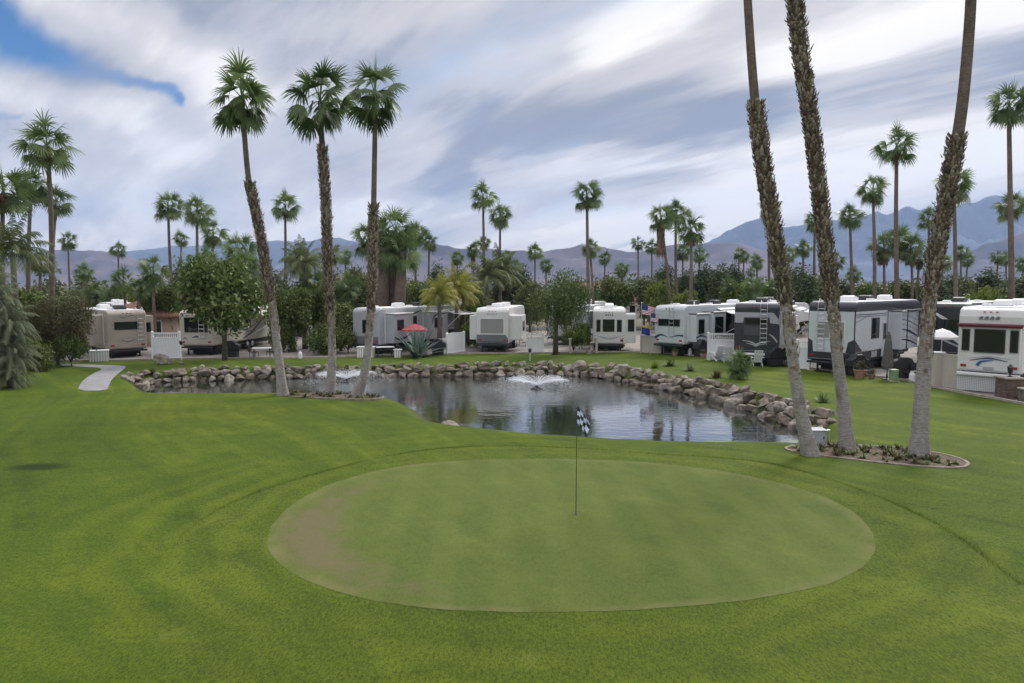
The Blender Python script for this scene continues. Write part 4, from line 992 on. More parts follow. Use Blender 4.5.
# far wood beyond the park: uncountable
rnd = random.Random(77); bl = []
for i in range(260):
    Y = rnd.uniform(110, 190); x = rnd.uniform(-1.0, 1.0) * Y; h = rnd.uniform(3.0, 5.4) * (1 + (rnd.random() < .15) * .4)
    bl.append((x, Y, h * .5, rnd.uniform(2.5, 5), 2.5, h * .55))
fw = link('far_wood', foliage('far_wood', bl, 80000, .50, 9, M_olive, .9, .5)); tag(fw, 'low far wood across the horizon behind the park', 'wood', kind='stuff')
# ---------------------------------------------------------------- recreational vehicles
M_tan = mat('tan_gelcoat', (0.38, 0.34, 0.285), 0.35, var=0.12, vscale=0.8)
M_cream = mat('cream_gelcoat', (0.50, 0.46, 0.40), 0.35, var=0.10, vscale=0.8)
M_white = mat('white_gelcoat', (0.66, 0.655, 0.645), 0.3, var=0.08, vscale=0.8)
M_bluew = mat('cool_white_gelcoat', (0.53, 0.57, 0.60), 0.3, var=0.08, vscale=0.8)
M_lgrey = mat('light_grey_gelcoat', (0.36, 0.37, 0.40), 0.35, var=0.1, vscale=0.8)
M_mgrey = mat('mid_grey_gelcoat', (0.16, 0.165, 0.18), 0.35, var=0.15, vscale=0.8)
M_dgrey = mat('charcoal_gelcoat', (0.035, 0.037, 0.045), 0.28, var=0.2, vscale=1.0)
M_navy = mat('navy_graphic', (0.03, 0.045, 0.10), 0.3)
M_roof = mat('roof_membrane', (0.80, 0.80, 0.81), 0.7, var=0.2, vscale=1.2)
M_trim = mat('dark_trim', (0.02, 0.02, 0.023), 0.45)
M_alu = mat('aluminium', (0.6, 0.6, 0.62), 0.35, metal=0.9)
M_ltrim = mat('white_trim', (0.72, 0.72, 0.72), 0.4)
M_tyre = mat('rubber', (0.02, 0.02, 0.02), 0.9)
M_red = mat('red_lens', (0.30, 0.02, 0.02), 0.25)
M_maroon = mat('maroon_canvas', (0.16, 0.045, 0.06), 0.8)
M_glass = mat('tinted_glass', (0.012, 0.014, 0.016), 0.05, spec=0.6)
M_shade = mat('drawn_blind', (0.26, 0.255, 0.25), 0.5)
M_canvas = mat('awning_canvas', (0.46, 0.47, 0.50), 0.8, var=0.15, vscale=2)
M_dcanvas = mat('dark_awning_canvas', (0.07, 0.08, 0.11), 0.8)
M_pvc = mat('white_vinyl', (0.76, 0.77, 0.80), 0.4, var=0.05)
M_red_c = mat('red_canvas', (0.42, 0.07, 0.08), 0.8)
M_brick = None

def window(parent, face, u0, u1, z0, z1, d, frame=M_trim, pane=M_glass, rot=None, bars=0):
    """framed window on a face: 'B' rear plane y=-d facing -y; 'R' plane x=+d facing +x; 'L' plane x=-d"""
    fw_ = 0.05; mb = MB(); mp = MB()
    rects = [(u0, u1, z0, z0 + fw_), (u0, u1, z1 - fw_, z1), (u0, u0 + fw_, z0 + fw_, z1 - fw_), (u1 - fw_, u1, z0 + fw_, z1 - fw_)]
    for k in range(bars):
        uu = u0 + (u1 - u0) * (k + 1) / (bars + 1); rects.append((uu - .02, uu + .02, z0 + fw_, z1 - fw_))
    def bx(m_, a, b_, c, e, q0, q1):
        if face == 'B': m_.box(a, b_, -d - q1, -d - q0, c, e)
        elif face == 'R': m_.box(d + q0, d + q1, a, b_, c, e)
        else: m_.box(-d - q1, -d - q0, a, b_, c, e)
    for r in rects: bx(mb, *r, 0.0, 0.035)
    bx(mp, u0 + fw_, u1 - fw_, z0 + fw_, z1 - fw_, 0.001, 0.018)
    f = mb.build('window', frame, parent); mp.build('pane', pane, f); return f
def swoosh(parent, face, d, pts, wds, m_, name='stripe'):
    """curved graphic, a thin applied strip, tapering; pts are (u,z)"""
    sp = smooth_path([(a, b_, 0) for a, b_ in pts], 24); n = len(sp); ws = list(np.interp(np.linspace(0, 1, n), np.linspace(0, 1, len(wds)), wds))
    A, B = [], []
    for i, p in enumerate(sp):
        t_ = (sp[min(i + 1, n - 1)] - sp[max(i - 1, 0)]).normalized(); nr = Vector((-t_.y, t_.x, 0))
        A.append(p + nr * ws[i] / 2); B.append(p - nr * ws[i] / 2)
    mb = MB()
    def mk(p, q):
        if face == 'B': return (p.x, -d - q, p.y)
        if face == 'R': return (d + q, p.x, p.y)
        return (-d - q, p.x, p.y)
    V = [mk(p, .004) for p in A] + [mk(p, .004) for p in B] + [mk(p, 0.0) for p in A] + [mk(p, 0.0) for p in B]
    F = [(i, i + 1, n + i + 1, n + i) for i in range(n - 1)] + [(2 * n + i, 2 * n + i + 1, i + 1, i) for i in range(n - 1)] + [(n + i, n + i + 1, 3 * n + i + 1, 3 * n + i) for i in range(n - 1)]
    mb.add(V, F); return mb.build(name, m_, parent, fix=False)
def panel(parent, face, d, poly, m_, name, th=0.006):
    mb = MB()
    if face == 'B': mb.prism(poly, 'y', -d - th, -d)
    elif face == 'R': mb.prism(poly, 'x', d, d + th)
    else: mb.prism(poly, 'x', -d - th, -d)
    return mb.build(name, m_, parent, fix=True)
def wheel(parent, x, y, r=.38, w_=.24):
    mb = MB(); n = 20
    mb.add([(x + s * w_ / 2, y + rr * math.cos(6.2832 * k / n), r + rr * math.sin(6.2832 * k / n)) for s, rr in ((-1, r * .6), (-1, r * .93), (-.8, r), (.8, r), (1, r * .93), (1, r * .6)) for k in range(n)],
           [(i * n + k, i * n + (k + 1) % n, (i + 1) * n + (k + 1) % n, (i + 1) * n + k) for i in range(5) for k in range(n)] + [tuple(range(n)), tuple(range(5 * n, 6 * n))])
    o = mb.build('wheel', M_tyre, parent, smooth=False, fix=True)
    rb = MB(); s = 1 if x > 0 else -1
    rb.add([(x + s * (w_ / 2 + q), y + rr * math.cos(6.2832 * k / n), r + rr * math.sin(6.2832 * k / n)) for q, rr in ((-.02, r * .62), (.012, r * .58), (.0, r * .2), (.03, r * .16)) for k in range(n)],
           [(i * n + k, i * n + (k + 1) % n, (i + 1) * n + (k + 1) % n, (i + 1) * n + k) for i in range(3) for k in range(n)] + [tuple(range(3 * n, 4 * n))])
    rb.build('rim', M_alu, o, fix=True); return o
def slide(parent, side, y0, y1, z0, z1, dep, W, m_, wins=(), pane=M_glass, topper=None, blind=None, stripes=()):
    s = 1 if side == 'R' else -1; mb = MB(); a, b_ = (W / 2 - .05, W / 2 + dep) if s > 0 else (-W / 2 - dep, -W / 2 + .05)
    mb.box(a, b_, y0, y1, z0, z1); o = mb.build('slide_out', m_, parent, bevel=.03)
    tr = MB(); e = .05; f0, f1 = (W / 2 + .002, W / 2 + .05) if s > 0 else (-W / 2 - .05, -W / 2 - .002)
    for (p, q, r_, t_) in ((y0 - e, y1 + e, z1 + .001, z1 + e), (y0 - e, y1 + e, z0 - e, z0 - .001), (y0 - e, y0 - .001, z0, z1), (y1 + .001, y1 + e, z0, z1)): tr.box(f0, f1, p, q, r_, t_)
    tr.build('slide_trim', M_ltrim if m_ not in (M_dgrey,) else M_trim, o)
    for wq in wins:
        window(o, side, wq[0], wq[1], wq[2], wq[3], W / 2 + dep, pane=blind if (blind and len(wq) > 4) else pane)
    if topper:
        tp_ = MB(); x0, x1 = (W / 2 + .01, W / 2 + dep + .06) if s > 0 else (-W / 2 - dep - .06, -W / 2 - .01)
        tp_.box(x0, x1, y0, y1, z1 + .055, z1 + .085); tp_.build('slide_topper', topper, o)
        rl = MB(); xx_ = s * (W / 2 + dep + .06); rl.tube([(xx_, y0 - .03, z1 + .06), (xx_, y1 + .03, z1 + .06)], .05, 8); rl.build('topper_roller', M_ltrim, o)
    return o

def rv(name, label, px, Y, head, L, W, top, zb, body, rear_pane=M_glass, rwin=(), slides=(), rside=(), lside=(), ac=((3, 0), (7, 0)), ladder=None, nose='fifth', cat='travel trailer', bumper=M_trim, rcorner=.12, wheels=None, skirt_m=M_trim, roofm=M_roof):
    """px: pixel column of the REAR LEFT corner, at depth Y"""
    th = R(head); x0 = GX(px, Y); c = Vector((x0 + math.cos(th) * W / 2, Y - math.sin(th) * W / 2, 0.012))
    root = empty(name, c, -th); tag(root, label, cat, GRV if cat == 'travel trailer' else None)
    if nose == 'fifth':
        side = [(0, zb), (L - 2.6, zb), (L - 2.5, zb + .75), (L - .35, zb + .85), (L, zb + 1.3), (L - .15, top - .55), (L - .55, top - .12), (L - .9, top), (.22, top), (0.04, top - .14), (0, top - .3)]
    elif nose == 'bus':
        side = [(0.03, zb), (L - .1, zb), (L, zb + .9), (L - .12, top - .7), (L - .5, top - .08), (L - .9, top), (.32, top), (.10, top - .10), (0.0, top - .42)]
    else:
        side = [(0, zb), (L, zb), (L, zb + 1.5), (L - .4, top - .2), (L - .8, top), (.15, top), (0, top - .15)]
    mb = MB(); mb.prism(side, 'x', -W / 2, W / 2); mb.build('body', body, root, bevel=.09, seg=3, fix=True)
    mb = MB(); mb.box(-W / 2 + .14, W / 2 - .14, .35, L - 1.1, top - .02, top + .05); mb.box(-W / 2 + .01, -W / 2 + .09, .5, L - 1.2, top + .0, top + .04); mb.box(W / 2 - .09, W / 2 - .01, .5, L - 1.2, top, top + .04)
    rf = mb.build('roof', roofm, root, bevel=.02)
    # roof vents, pods
    for bx_ in ((-.75, -.35, 1.6, 2.0), (.3, .7, 4.6, 5.0)):
        mv = MB(); mv.box(*bx_, top + .05, top + .17); mv.build('roof_vent', M_ltrim, rf, bevel=.03)
    mv = MB(); mv.tube([(.5, 2.6, top), (.5, 2.6, top + .28)], .05, 8); mv.build('vent_pipe', M_ltrim, rf)
    # belt mouldings, luggage doors and marker strip on both flanks
    for sx in (-1, 1):
        bl_ = MB(); xa, xb = sorted((sx * W / 2, sx * (W / 2 + .008))); bl_.box(xa, xb, .12, L - 2.7, zb + .52, zb + .545); bl_.build('belt_moulding', M_mgrey if body is not M_dgrey else M_lgrey, root)
        for yy in (L * .22, L * .62):
            ld_ = MB(); ld_.box(xa, xb, yy, yy + .95, zb + .10, zb + .47); o_ = ld_.build('luggage_door', M_lgrey if body is M_dgrey else body, root, bevel=.004); kb = MB(); xa2, xb2 = sorted((sx * (W / 2 + .008), sx * (W / 2 + .03))); kb.box(xa2, xb2, yy + .42, yy + .52, zb + .38, zb + .42); kb.build('latch', M_trim, o_)
    sm = MB(); sm.box(-W / 2 + .12, W / 2 - .12, -.006, 0, zb + .08, zb + .10); sm.build('rear_moulding', M_mgrey if body is not M_dgrey else M_lgrey, root)
    for (ay, mm) in ac:
        a = MB(); a.prism([(ay - .5, top + .05), (ay + .5, top + .05), (ay + .42, top + .33), (ay + .1, top + .38), (ay - .42, top + .34)], 'x', -.36, .36); a.build('air_conditioner', M_trim if mm else M_ltrim, root, bevel=.06, fix=True)
    ch = MB(); ch.box(-.55, -.42, .15, L - .6 if nose != 'fifth' else L - 2.6, zb - .22, zb - .01); ch.box(.42, .55, .15, L - .6 if nose != 'fifth' else L - 2.6, zb - .22, zb - .01)
    ch.box(-W / 2 + .15, W / 2 - .15, .3, L - 3, zb - .12, zb - .011); ch.box(-W / 2 + .3, W / 2 - .3, .8, L - 3.4, zb - .42, zb - .23); ch.build('chassis', M_trim, root)
    for sx in (-1, 1):
        for yy in (.5, L - 3.0):
            j = MB(); j.box(sx * .9 - .05, sx * .9 + .05, yy - .05, yy + .05, .03, zb - .1); j.box(sx * .9 - .14, sx * .9 + .14, yy - .14, yy + .14, .0, .03); j.build('stabiliser_jack', M_trim, root)
        for wy in (wheels or (L * .42, L * .42 + .9)): wheel(root, sx * (W / 2 - .16), wy)
    b_ = MB(); b_.box(-W / 2 + .04, W / 2 - .04, -.16, -.02, zb - .18, zb - .04); b_.build('bumper', bumper, root, bevel=.03)
    for wq in rwin: window(root, 'B', wq[0], wq[1], wq[2], wq[3], .0, pane=wq[4] if len(wq) > 4 else rear_pane, frame=wq[5] if len(wq) > 5 else M_trim)
    for wq in rside: window(root, 'R', wq[0], wq[1], wq[2], wq[3], W / 2)
    for wq in lside: window(root, 'L', wq[0], wq[1], wq[2], wq[3], W / 2)
    for sx in (-1, 1):
        t_ = MB(); t_.box(sx * (W / 2 - .28) - .12, sx * (W / 2 - .28) + .12, -.03, .005, zb + .22, zb + .34); t_.build('tail_light', M_red, root, bevel=.02)
    if ladder is not None:
        ld = MB()
        for sx in (-.2, .2): ld.tube([(ladder + sx, -.10, zb + .5), (ladder + sx, -.10, top - .05), (ladder + sx, .15, top + .22), (ladder + sx, .5, top + .06)], .018, 6)
        for k in range(int((top - zb - .7) / .3)): zz_ = zb + .65 + .3 * k; ld.tube([(ladder - .2, -.10, zz_), (ladder + .2, -.10, zz_)], .016, 6)
        for sx in (-.2, .2):
            for zz_ in (zb + .6, top - .4): ld.tube([(ladder + sx, -.10, zz_), (ladder + sx, .01, zz_)], .014, 6)
        ld.build('ladder', M_alu if body is not M_dgrey else M_alu, root)
    mk = MB()
    for sx in (-.25, 0, .25): mk.box(sx - .05, sx + .05, -.02, .01, top - .22, top - .17)
    mk.build('marker_lights', M_red, root)
    for sl in slides:
        slide(root, *sl[:6], W, sl[6], **(sl[7] if len(sl) > 7 else {}))
    root['W'] = W; del root['W']
    return root
def door(root, W, y0, m_, zb, z1=2.9, win=True):
    mb = MB(); mb.box(W / 2 - .01, W / 2 + .03, y0, y0 + .72, zb + .05, z1); d = mb.build('door', m_, root, bevel=.02)
    h_ = MB(); h_.box(W / 2 + .03, W / 2 + .09, y0 + .60, y0 + .66, zb + .95, zb + 1.15); h_.build('handle', M_trim, d)
    if win: window(d, 'R', y0 + .14, y0 + .58, zb + 1.15, z1 - .15, W / 2 + .03)
    st = MB()
    for k in range(3): st.box(W / 2 + .05 + k * .26, W / 2 + .33 + k * .26, y0 + .02, y0 + .70, zb - .2 - k * .22, zb - .16 - k * .22)
    st.box(W / 2 + .05, W / 2 + .09, y0 + .0, y0 + .04, .02, zb - .16)
    st.build('entry_steps', M_trim, root); return d
def awning(root, W, y0, y1, z, out, drop, m_, arm=M_ltrim, stripe=None):
    mb = MB(); n = 10
    for k in range(n):
        f0, f1 = k / n, (k + 1) / n
        s0, s1 = .10 * math.sin(math.pi * f0), .10 * math.sin(math.pi * f1)
        xa, xb = W / 2 + .03 + out * f0, W / 2 + .03 + out * f1; za, zb_ = z - drop * f0 - s0, z - drop * f1 - s1
        mb.add([(xa, y0, za), (xa, y1, za), (xb, y1, zb_), (xb, y0, zb_), (xa, y0, za - .012), (xa, y1, za - .012), (xb, y1, zb_ - .012), (xb, y0, zb_ - .012)],
               [(0, 1, 2, 3), (7, 6, 5, 4), (0, 3, 7, 4), (1, 5, 6, 2)], 1 if stripe and k % 3 == 1 else 0)
    aw = mb.build('awning', [m_, stripe or m_], root)
    rl = MB(); xx_ = W / 2 + .03 + out; zz_ = z - drop; rl.tube([(xx_, y0 - .1, zz_), (xx_, y1 + .1, zz_)], .07, 10); rl.build('awning_roller', arm, aw)
    for yy in (y0 - .08, y1 + .08):
        ar = MB(); ar.tube([(W / 2 + .03, yy, 1.1), (xx_, yy, zz_)], .03, 6); ar.tube([(W / 2 + .03, yy, z - .05), (xx_, yy, zz_)], .022, 6); ar.build('awning_arm', arm, aw)
    return aw

GRV = 'trailers parked along the far side of the lawn'
W = 2.55
# 1 tan trailer on the far left
r1 = rv('fifth_wheel_trailer', 'tan trailer at the far left with a wide dark rear window and roof box', 106, 48, -46, 10.5, W, 3.38, .62, M_tan, rwin=[(-.85, .75, 2.02, 2.58)],
        slides=[('L', .9, 4.1, .95, 3.05, .75, M_tan, dict(wins=[(1.4, 2.0, 1.7, 2.5)])), ('R', .8, 3.6, .95, 2.95, .75, M_tan, dict())],
        lside=[(6.6, 7.4, 2.0, 2.5), (8.4, 9.0, 1.7, 2.2)], ladder=.85, ac=((1.6, 1), (5.5, 0)))
swoosh(r1, 'B', 0, [(-.45, 1.30), (0, 1.14), (.5, 1.32)], [.02, .09, .02], M_mgrey)
swoosh(r1, 'B', 0, [(-.55, 2.98), (-.25, 2.86), (.0, 2.96)], [.02, .07, .03], M_mgrey, 'emblem'); swoosh(r1, 'B', 0, [(0.0, 2.90), (.3, 3.02), (.6, 2.92)], [.03, .07, .02], M_mgrey, 'emblem')
swoosh(r1, 'L', W / 2 + .75, [(1.0, 2.95), (2.4, 2.8), (4.0, 2.5)], [.16, .1, .03], M_mgrey); swoosh(r1, 'L', W / 2, [(4.6, 1.3), (6.5, 1.7), (9.5, 1.2)], [.03, .2, .05], M_navy); swoosh(r1, 'L', W / 2, [(5.6, 2.0), (8, 2.35), (10, 2.6)], [.03, .14, .04], M_mgrey)
window(root if False else r1, 'B', 1.42, 1.82, 1.75, 2.45, -.8)
# 2 cream awning trailer behind the round tree
r2 = rv('fifth_wheel_trailer', 'cream trailer behind the round tree with large square rear window and side awning', 178, 50.5, 3, 14, W, 3.30, .72, M_cream, rwin=[(-.88, .88, 1.72, 2.82)],
        slides=[('R', 1.0, 3.4, .9, 2.9, .7, M_cream, dict(wins=[(1.5, 2.9, 1.8, 2.5)])), ('L', 1.2, 4, 1, 2.9, .6, M_cream, dict())], rside=[(5.2, 6.4, 1.8, 2.5)], ladder=.45, ac=((6.5, 0), (8.6, 0)))
for pp in ([(-1.22, 2.6), (-.9, 3.1), (0, 3.16), (.9, 3.1), (1.22, 2.6)],): swoosh(r2, 'B', 0, pp, [.05, .07, .07, .07, .05], M_mgrey)
swoosh(r2, 'B', 0, [(-.32, 1.32), (0, 1.40), (.32, 1.32)], [.03, .14, .03], M_navy, 'emblem'); swoosh(r2, 'B', 0, [(-1.0, 1.2), (-.85, 1.3), (-.7, 1.2)], [.06, .1, .06], M_mgrey, 'emblem')
door(r2, W, 4.0, M_cream, .72)
swoosh(r2, 'R', W / 2, [(3.6, 1.75), (5.5, 1.6), (7.5, 2.0)], [.03, .16, .04], M_navy); swoosh(r2, 'R', W / 2, [(4.8, .9), (6.5, 1.3), (9.2, 2.5)], [.05, .22, .06], M_navy); swoosh(r2, 'R', W / 2, [(5.2, 1.3), (6.5, 1.45), (8.0, 1.2)], [.03, .12, .03], M_mgrey)
awning(r2, W, 6.6, 10.3, 3.05, 2.3, .55, M_ltrim, stripe=M_canvas)
# 3 grey trailer with slides
r3 = rv('fifth_wheel_trailer', 'grey trailer behind the dense trees with three dark side windows and red umbrella beside it', 352, 52, 28, 11.5, W, 3.45, .72, M_lgrey, rwin=[(-.3, .3, 1.6, 2.6)],
        slides=[('R', .7, 3.0, .85, 3.0, .85, M_lgrey, dict(wins=[(1.1, 1.9, 1.8, 2.6)], topper=M_ltrim)), ('R', 5.6, 8.1, .85, 3.0, .8, M_lgrey, dict(wins=[(6.1, 7.2, 1.75, 2.55)], topper=M_ltrim))], rside=[(3.3, 3.7, 1.75, 2.5)], ac=((4, 0), (6.5, 1)))
door(r3, W, 4.1, M_lgrey, .72)
panel(r3, 'B', 0, [(-1.2, .75), (1.2, .75), (1.2, 1.35), (-1.2, 1.35)], M_mgrey, 'rear_panel')
swoosh(r3, 'R', W / 2 + .85, [(.75, 1.3), (1.6, 1.1), (2.95, 1.5)], [.05, .2, .05], M_dgrey); swoosh(r3, 'R', W / 2 + .8, [(5.7, 2.0), (6.2, 2.75), (8.0, 2.9)], [.06, .14, .05], M_dgrey); swoosh(r3, 'R', W / 2, [(3.1, 1.2), (4.0, 2.7), (5.4, 3.2)], [.05, .16, .08], M_dgrey)
awning(r3, W, 8.2, 10.6, 3.2, 2.0, .4, M_ltrim, stripe=M_dcanvas)
# 4 white and grey trailer in the centre
r4 = rv('fifth_wheel_trailer', 'white trailer facing the pond with a blank pale rear window and grey lower panel', 476, 53, 8, 10.5, W, 3.40, .70, M_white, rwin=[(-.98, .92, 1.42, 2.66, M_shade, M_ltrim)],
        slides=[('L', .5, 3.0, .95, 2.85, .62, M_white, dict()), ('R', .35, 3.2, .98, 2.85, .95, M_white, dict(wins=[(1.2, 2.2, 1.6, 2.4)]))], rside=[(4.6, 5.6, 1.7, 2.5)], ac=((2.2, 0), (4.2, 0), (7, 0)))
panel(r4, 'B', 0, [(-1.24, .72), (1.24, .72), (1.24, 1.12), (1.02, 1.37), (-1.24, 1.37)], M_mgrey, 'rear_panel')
panel(r4, 'B', .006, [(-1.0, .80), (1.0, .80), (1.0, .84), (-1.0, .84)], M_dgrey, 'panel_groove')
for k in range(5): panel(r4, 'B', 0, [(-.42 + k * .17, 2.92), (-.32 + k * .17, 2.92), (-.30 + k * .17, 3.04), (-.40 + k * .17, 3.04)], M_lgrey, 'emblem')
door(r4, W, 5.9, M_white, .7)
# 5 behind the weeping tree
r5 = rv('fifth_wheel_trailer', 'pale blue grey trailer mostly hidden behind the weeping tree', 548, 60, 24, 9, W, 3.35, .75, M_lgrey, rwin=[(-.8, .8, 1.8, 2.6)], slides=[('R', .6, 3.2, 1.4, 2.9, .8, M_lgrey, dict(topper=M_canvas))], rside=[(4.5, 5.4, 1.8, 2.5)], ac=((2, 0), (5, 0)))
# 6 small white trailer
r6 = rv('fifth_wheel_trailer', 'small white trailer with three dark rear windows beside the flags', 593, 53.5, 8, 9, W, 3.30, .62, M_white,
        rwin=[(-.98, -.66, 1.58, 2.52), (-.50, .42, 1.58, 2.55), (.60, .98, 1.58, 2.52)], slides=[('R', .2, 2.6, .7, 2.95, .80, M_white, dict(wins=[(.7, 1.6, 1.7, 2.6)])), ], rside=[(3.4, 4.4, 1.8, 2.5)], ac=((2, 0), (4, 0), (6.5, 0)), nose='box', cat='travel trailer')
window(r6, 'B', 1.45, 1.95, 1.60, 2.55, -.2)
for k in range(4): panel(r6, 'B', 0, [(-.32 + k * .17, 2.83), (-.20 + k * .17, 2.83), (-.18 + k * .17, 2.94), (-.30 + k * .17, 2.94)], M_mgrey, 'emblem')
swoosh(r6, 'B', 0, [(-1.2, 1.28), (0, 1.12), (1.2, 1.28)], [.03, .05, .03], M_lgrey); swoosh(r6, 'B', 0, [(-.7, 1.16), (0, 1.0), (.7, 1.16)], [.02, .05, .02], M_mgrey)
for sx in (-1, 1): panel(r6, 'B', 0, [(sx * 1.0 - .12, .78), (sx * 1.0 + .12, .78), (sx * 1.0 + .12, 1.08), (sx * 1.0 - .12, 1.08)], mat('amber_lens', (.45, .28, .22), .3), 'lamp_cluster')
# 7 long white trailer with striped awning
r7 = rv('fifth_wheel_trailer', 'long white trailer with rear ladder and a black and white striped awning', 655, 51.5, 46, 13, W, 3.66, .85, M_bluew, rwin=[(-.92, .92, 2.18, 2.70)],
        slides=[('R', .5, 2.3, 1.05, 3.05, .70, M_bluew, dict(wins=[(.8, 1.6, 1.65, 2.7)], topper=M_dcanvas)), ('R', 2.45, 4.3, 1.05, 3.15, .95, M_bluew, dict(wins=[(2.7, 3.9, 1.65, 2.85)], topper=M_dcanvas))], ladder=.25, ac=((3.2, 1), (6.5, 1), (9.5, 0)), rside=[(4.6, 7.9, 1.15, 3.05), (8.2, 11.5, 1.15, 3.05)])
swoosh(r7, 'B', 0, [(-1.22, 1.25), (-.7, 1.5), (-.1, 1.35)], [.22, .13, .02], M_navy); swoosh(r7, 'B', 0, [(.2, 1.35), (.7, 1.5), (1.22, 1.5)], [.02, .10, .14], M_navy); swoosh(r7, 'B', 0, [(-1.0, 3.2), (0, 3.3), (.7, 3.2)], [.02, .05, .02], M_lgrey)
swoosh(r7, 'R', W / 2 + .70, [(.55, 1.35), (1.2, 1.5), (2.2, 1.3)], [.10, .14, .05], M_navy); swoosh(r7, 'R', W / 2 + .95, [(2.5, 1.2), (3.2, 1.5), (4.2, 1.3)], [.04, .12, .05], M_navy)
awning(r7, W, 4.6, 12.2, 3.45, 2.9, .75, M_ltrim, stripe=M_dcanvas)
# 8 black and white trailer
r8 = rv('fifth_wheel_trailer', 'black trailer with a silver winged emblem on its dark rear wall and white upper band', 735, 44.5, 27, 12, 2.75, 3.98, .85, M_dgrey, rwin=[(-.72, .72, 2.62, 3.05)],
        slides=[('R', .9, 3.4, 1.3, 3.4, .7, M_bluew, dict(wins=[(1.5, 2.5, 1.8, 2.8)]))], ladder=.45, ac=((2.5, 1), (6, 1)), rside=[(5, 6, 2.0, 2.9)], bumper=M_ltrim)
panel(r8, 'B', 0, [(-1.35, 2.75), (-1.35, 3.42), (1.0, 3.42), (1.35, 3.0), (1.35, 2.7), (.82, 2.75), (.78, 3.10), (-.78, 3.10), (-.82, 2.75)], M_lgrey, 'rear_panel')
panel(r8, 'B', 0, [(-.74, 1.95), (.74, 1.95), (.74, 2.58), (-.74, 2.58)], mat('smoked_panel', (.07, .073, .08), .2), 'rear_door_glass')
for sx in (-1, 1):
    swoosh(r8, 'B', 0, [(0, 1.36), (sx * .35, 1.52), (sx * .85, 1.60)], [.10, .07, .02], M_alu, 'emblem'); swoosh(r8, 'B', 0, [(0, 1.26), (sx * .25, 1.36), (sx * .6, 1.42)], [.08, .06, .02], M_alu, 'emblem')
swoosh(r8, 'R', 1.375, [(.05, 3.3), (.7, 2.2), (2.5, 1.2)], [.5, .35, .2], M_bluew); swoosh(r8, 'R', 2.075, [(1.0, 3.2), (1.6, 2.4), (3.3, 1.6)], [.25, .25, .12], M_navy)
swoosh(r8, 'B', 0.0, [(.8, 2.05), (1.05, 1.85), (1.28, 1.55)], [.05, .09, .09], M_lgrey)
awning(r8, 2.75, 4.2, 10.5, 3.7, 2.2, .4, M_ltrim, stripe=M_navy)
# 9 big toy hauler
r9 = rv('toy_hauler_trailer', 'big black and white trailer with pale rear blinds and ladder, between the right palms', 809, 41.0, 46, 12.5, 2.7, 4.16, .72, M_dgrey, rwin=[(-.80, -.02, 2.0, 3.05, M_shade, M_ltrim), (.02, .80, 2.0, 3.05, M_shade, M_ltrim)],
        slides=[('R', 5.6, 9.0, 1.15, 3.50, .75, M_bluew, dict(topper=M_dcanvas))], ladder=-.55, ac=((2.5, 0), (5.5, 1), (9, 0)), rside=[(2.6, 3.9, 1.95, 3.2)], cat='travel trailer')
panel(r9, 'B', 0, [(-1.29, 2.0), (-1.05, 1.85), (-1.0, 1.22), (.85, 1.22), (.98, 1.85), (1.28, 2.0), (1.28, 3.62), (-1.29, 3.62)], M_bluew, 'rear_panel', .003)
panel(r9, 'R', 1.35, [(.02, 2.0), (1.2, 1.3), (3.2, 1.25), (5.4, 1.3), (5.4, 3.62), (.02, 3.62)], M_bluew, 'side_panel', .003)
panel(r9, 'R', 1.35, [(9.2, 1.3), (11.0, 1.5), (11.6, 3.4), (9.2, 3.6)], M_bluew, 'side_panel', .003)
for (a, b_) in ((3.45, .05), (3.33, .04)): swoosh(r9, 'R', 1.357, [(.05, a), (2.5, a - .02), (5.3, a - .02)], [b_] * 3, M_navy)
swoosh(r9, 'R', 1.357, [(.05, 3.0), (2.0, 3.35), (2.4, 3.5)], [.04, .05, .03], M_mgrey)
for k, (z0, z1, ww, mm) in enumerate([(3.3, 2.9, .10, M_lgrey), (3.05, 2.5, .07, M_navy), (2.75, 2.2, .10, M_lgrey), (2.45, 1.85, .16, M_navy), (2.0, 1.55, .06, M_lgrey), (1.8, 1.3, .13, M_navy)]):
    swoosh(r9, 'R', 1.35 + .75, [(5.7, z0), (7.2, (z0 + z1) / 2 + .10), (8.9, z1)], [.03, ww, ww * .6], mm)
door(r9, 2.7, 4.5, M_bluew, .7, 2.95)
swoosh(r9, 'R', 1.36, [(.5, 1.55), (.62, 1.62), (.74, 1.5)], [.10, .12, .10], M_mgrey, 'emblem')
fr = MB(); 
for yy in (5.2, 10.4):
    fr.tube([(1.38, yy, 3.72), (2.55, yy, 3.62), (2.55, yy, 1.2), (1.38, yy, 1.0)], .035, 6)
fr.tube([(2.55, 5.2, 3.62), (2.55, 10.4, 3.62)], .06, 8); fr.build('awning_frame', M_trim, r9)
# 10 swirled trailer behind
r10 = rv('fifth_wheel_trailer', 'dark trailer with white and navy swirls seen behind the white patio umbrella', 926, 44.5, 47, 11, 2.55, 4.02, .8, M_dgrey, rwin=[(-.7, .7, 2.2, 3.0)], slides=[], ac=((2.5, 1),), rside=[(3, 4, 2, 3)])
for (a, b_, c_, ww, mm) in ((3.7, 2.9, 2.0, .22, M_white), (3.2, 2.5, 1.5, .16, M_navy), (2.9, 2.1, 1.2, .2, M_white), (2.2, 1.6, 1.1, .12, M_lgrey)): swoosh(r10, 'B', 0, [(-1.2, a), (0, b_), (1.1, c_)], [.06, ww, .1], mm)
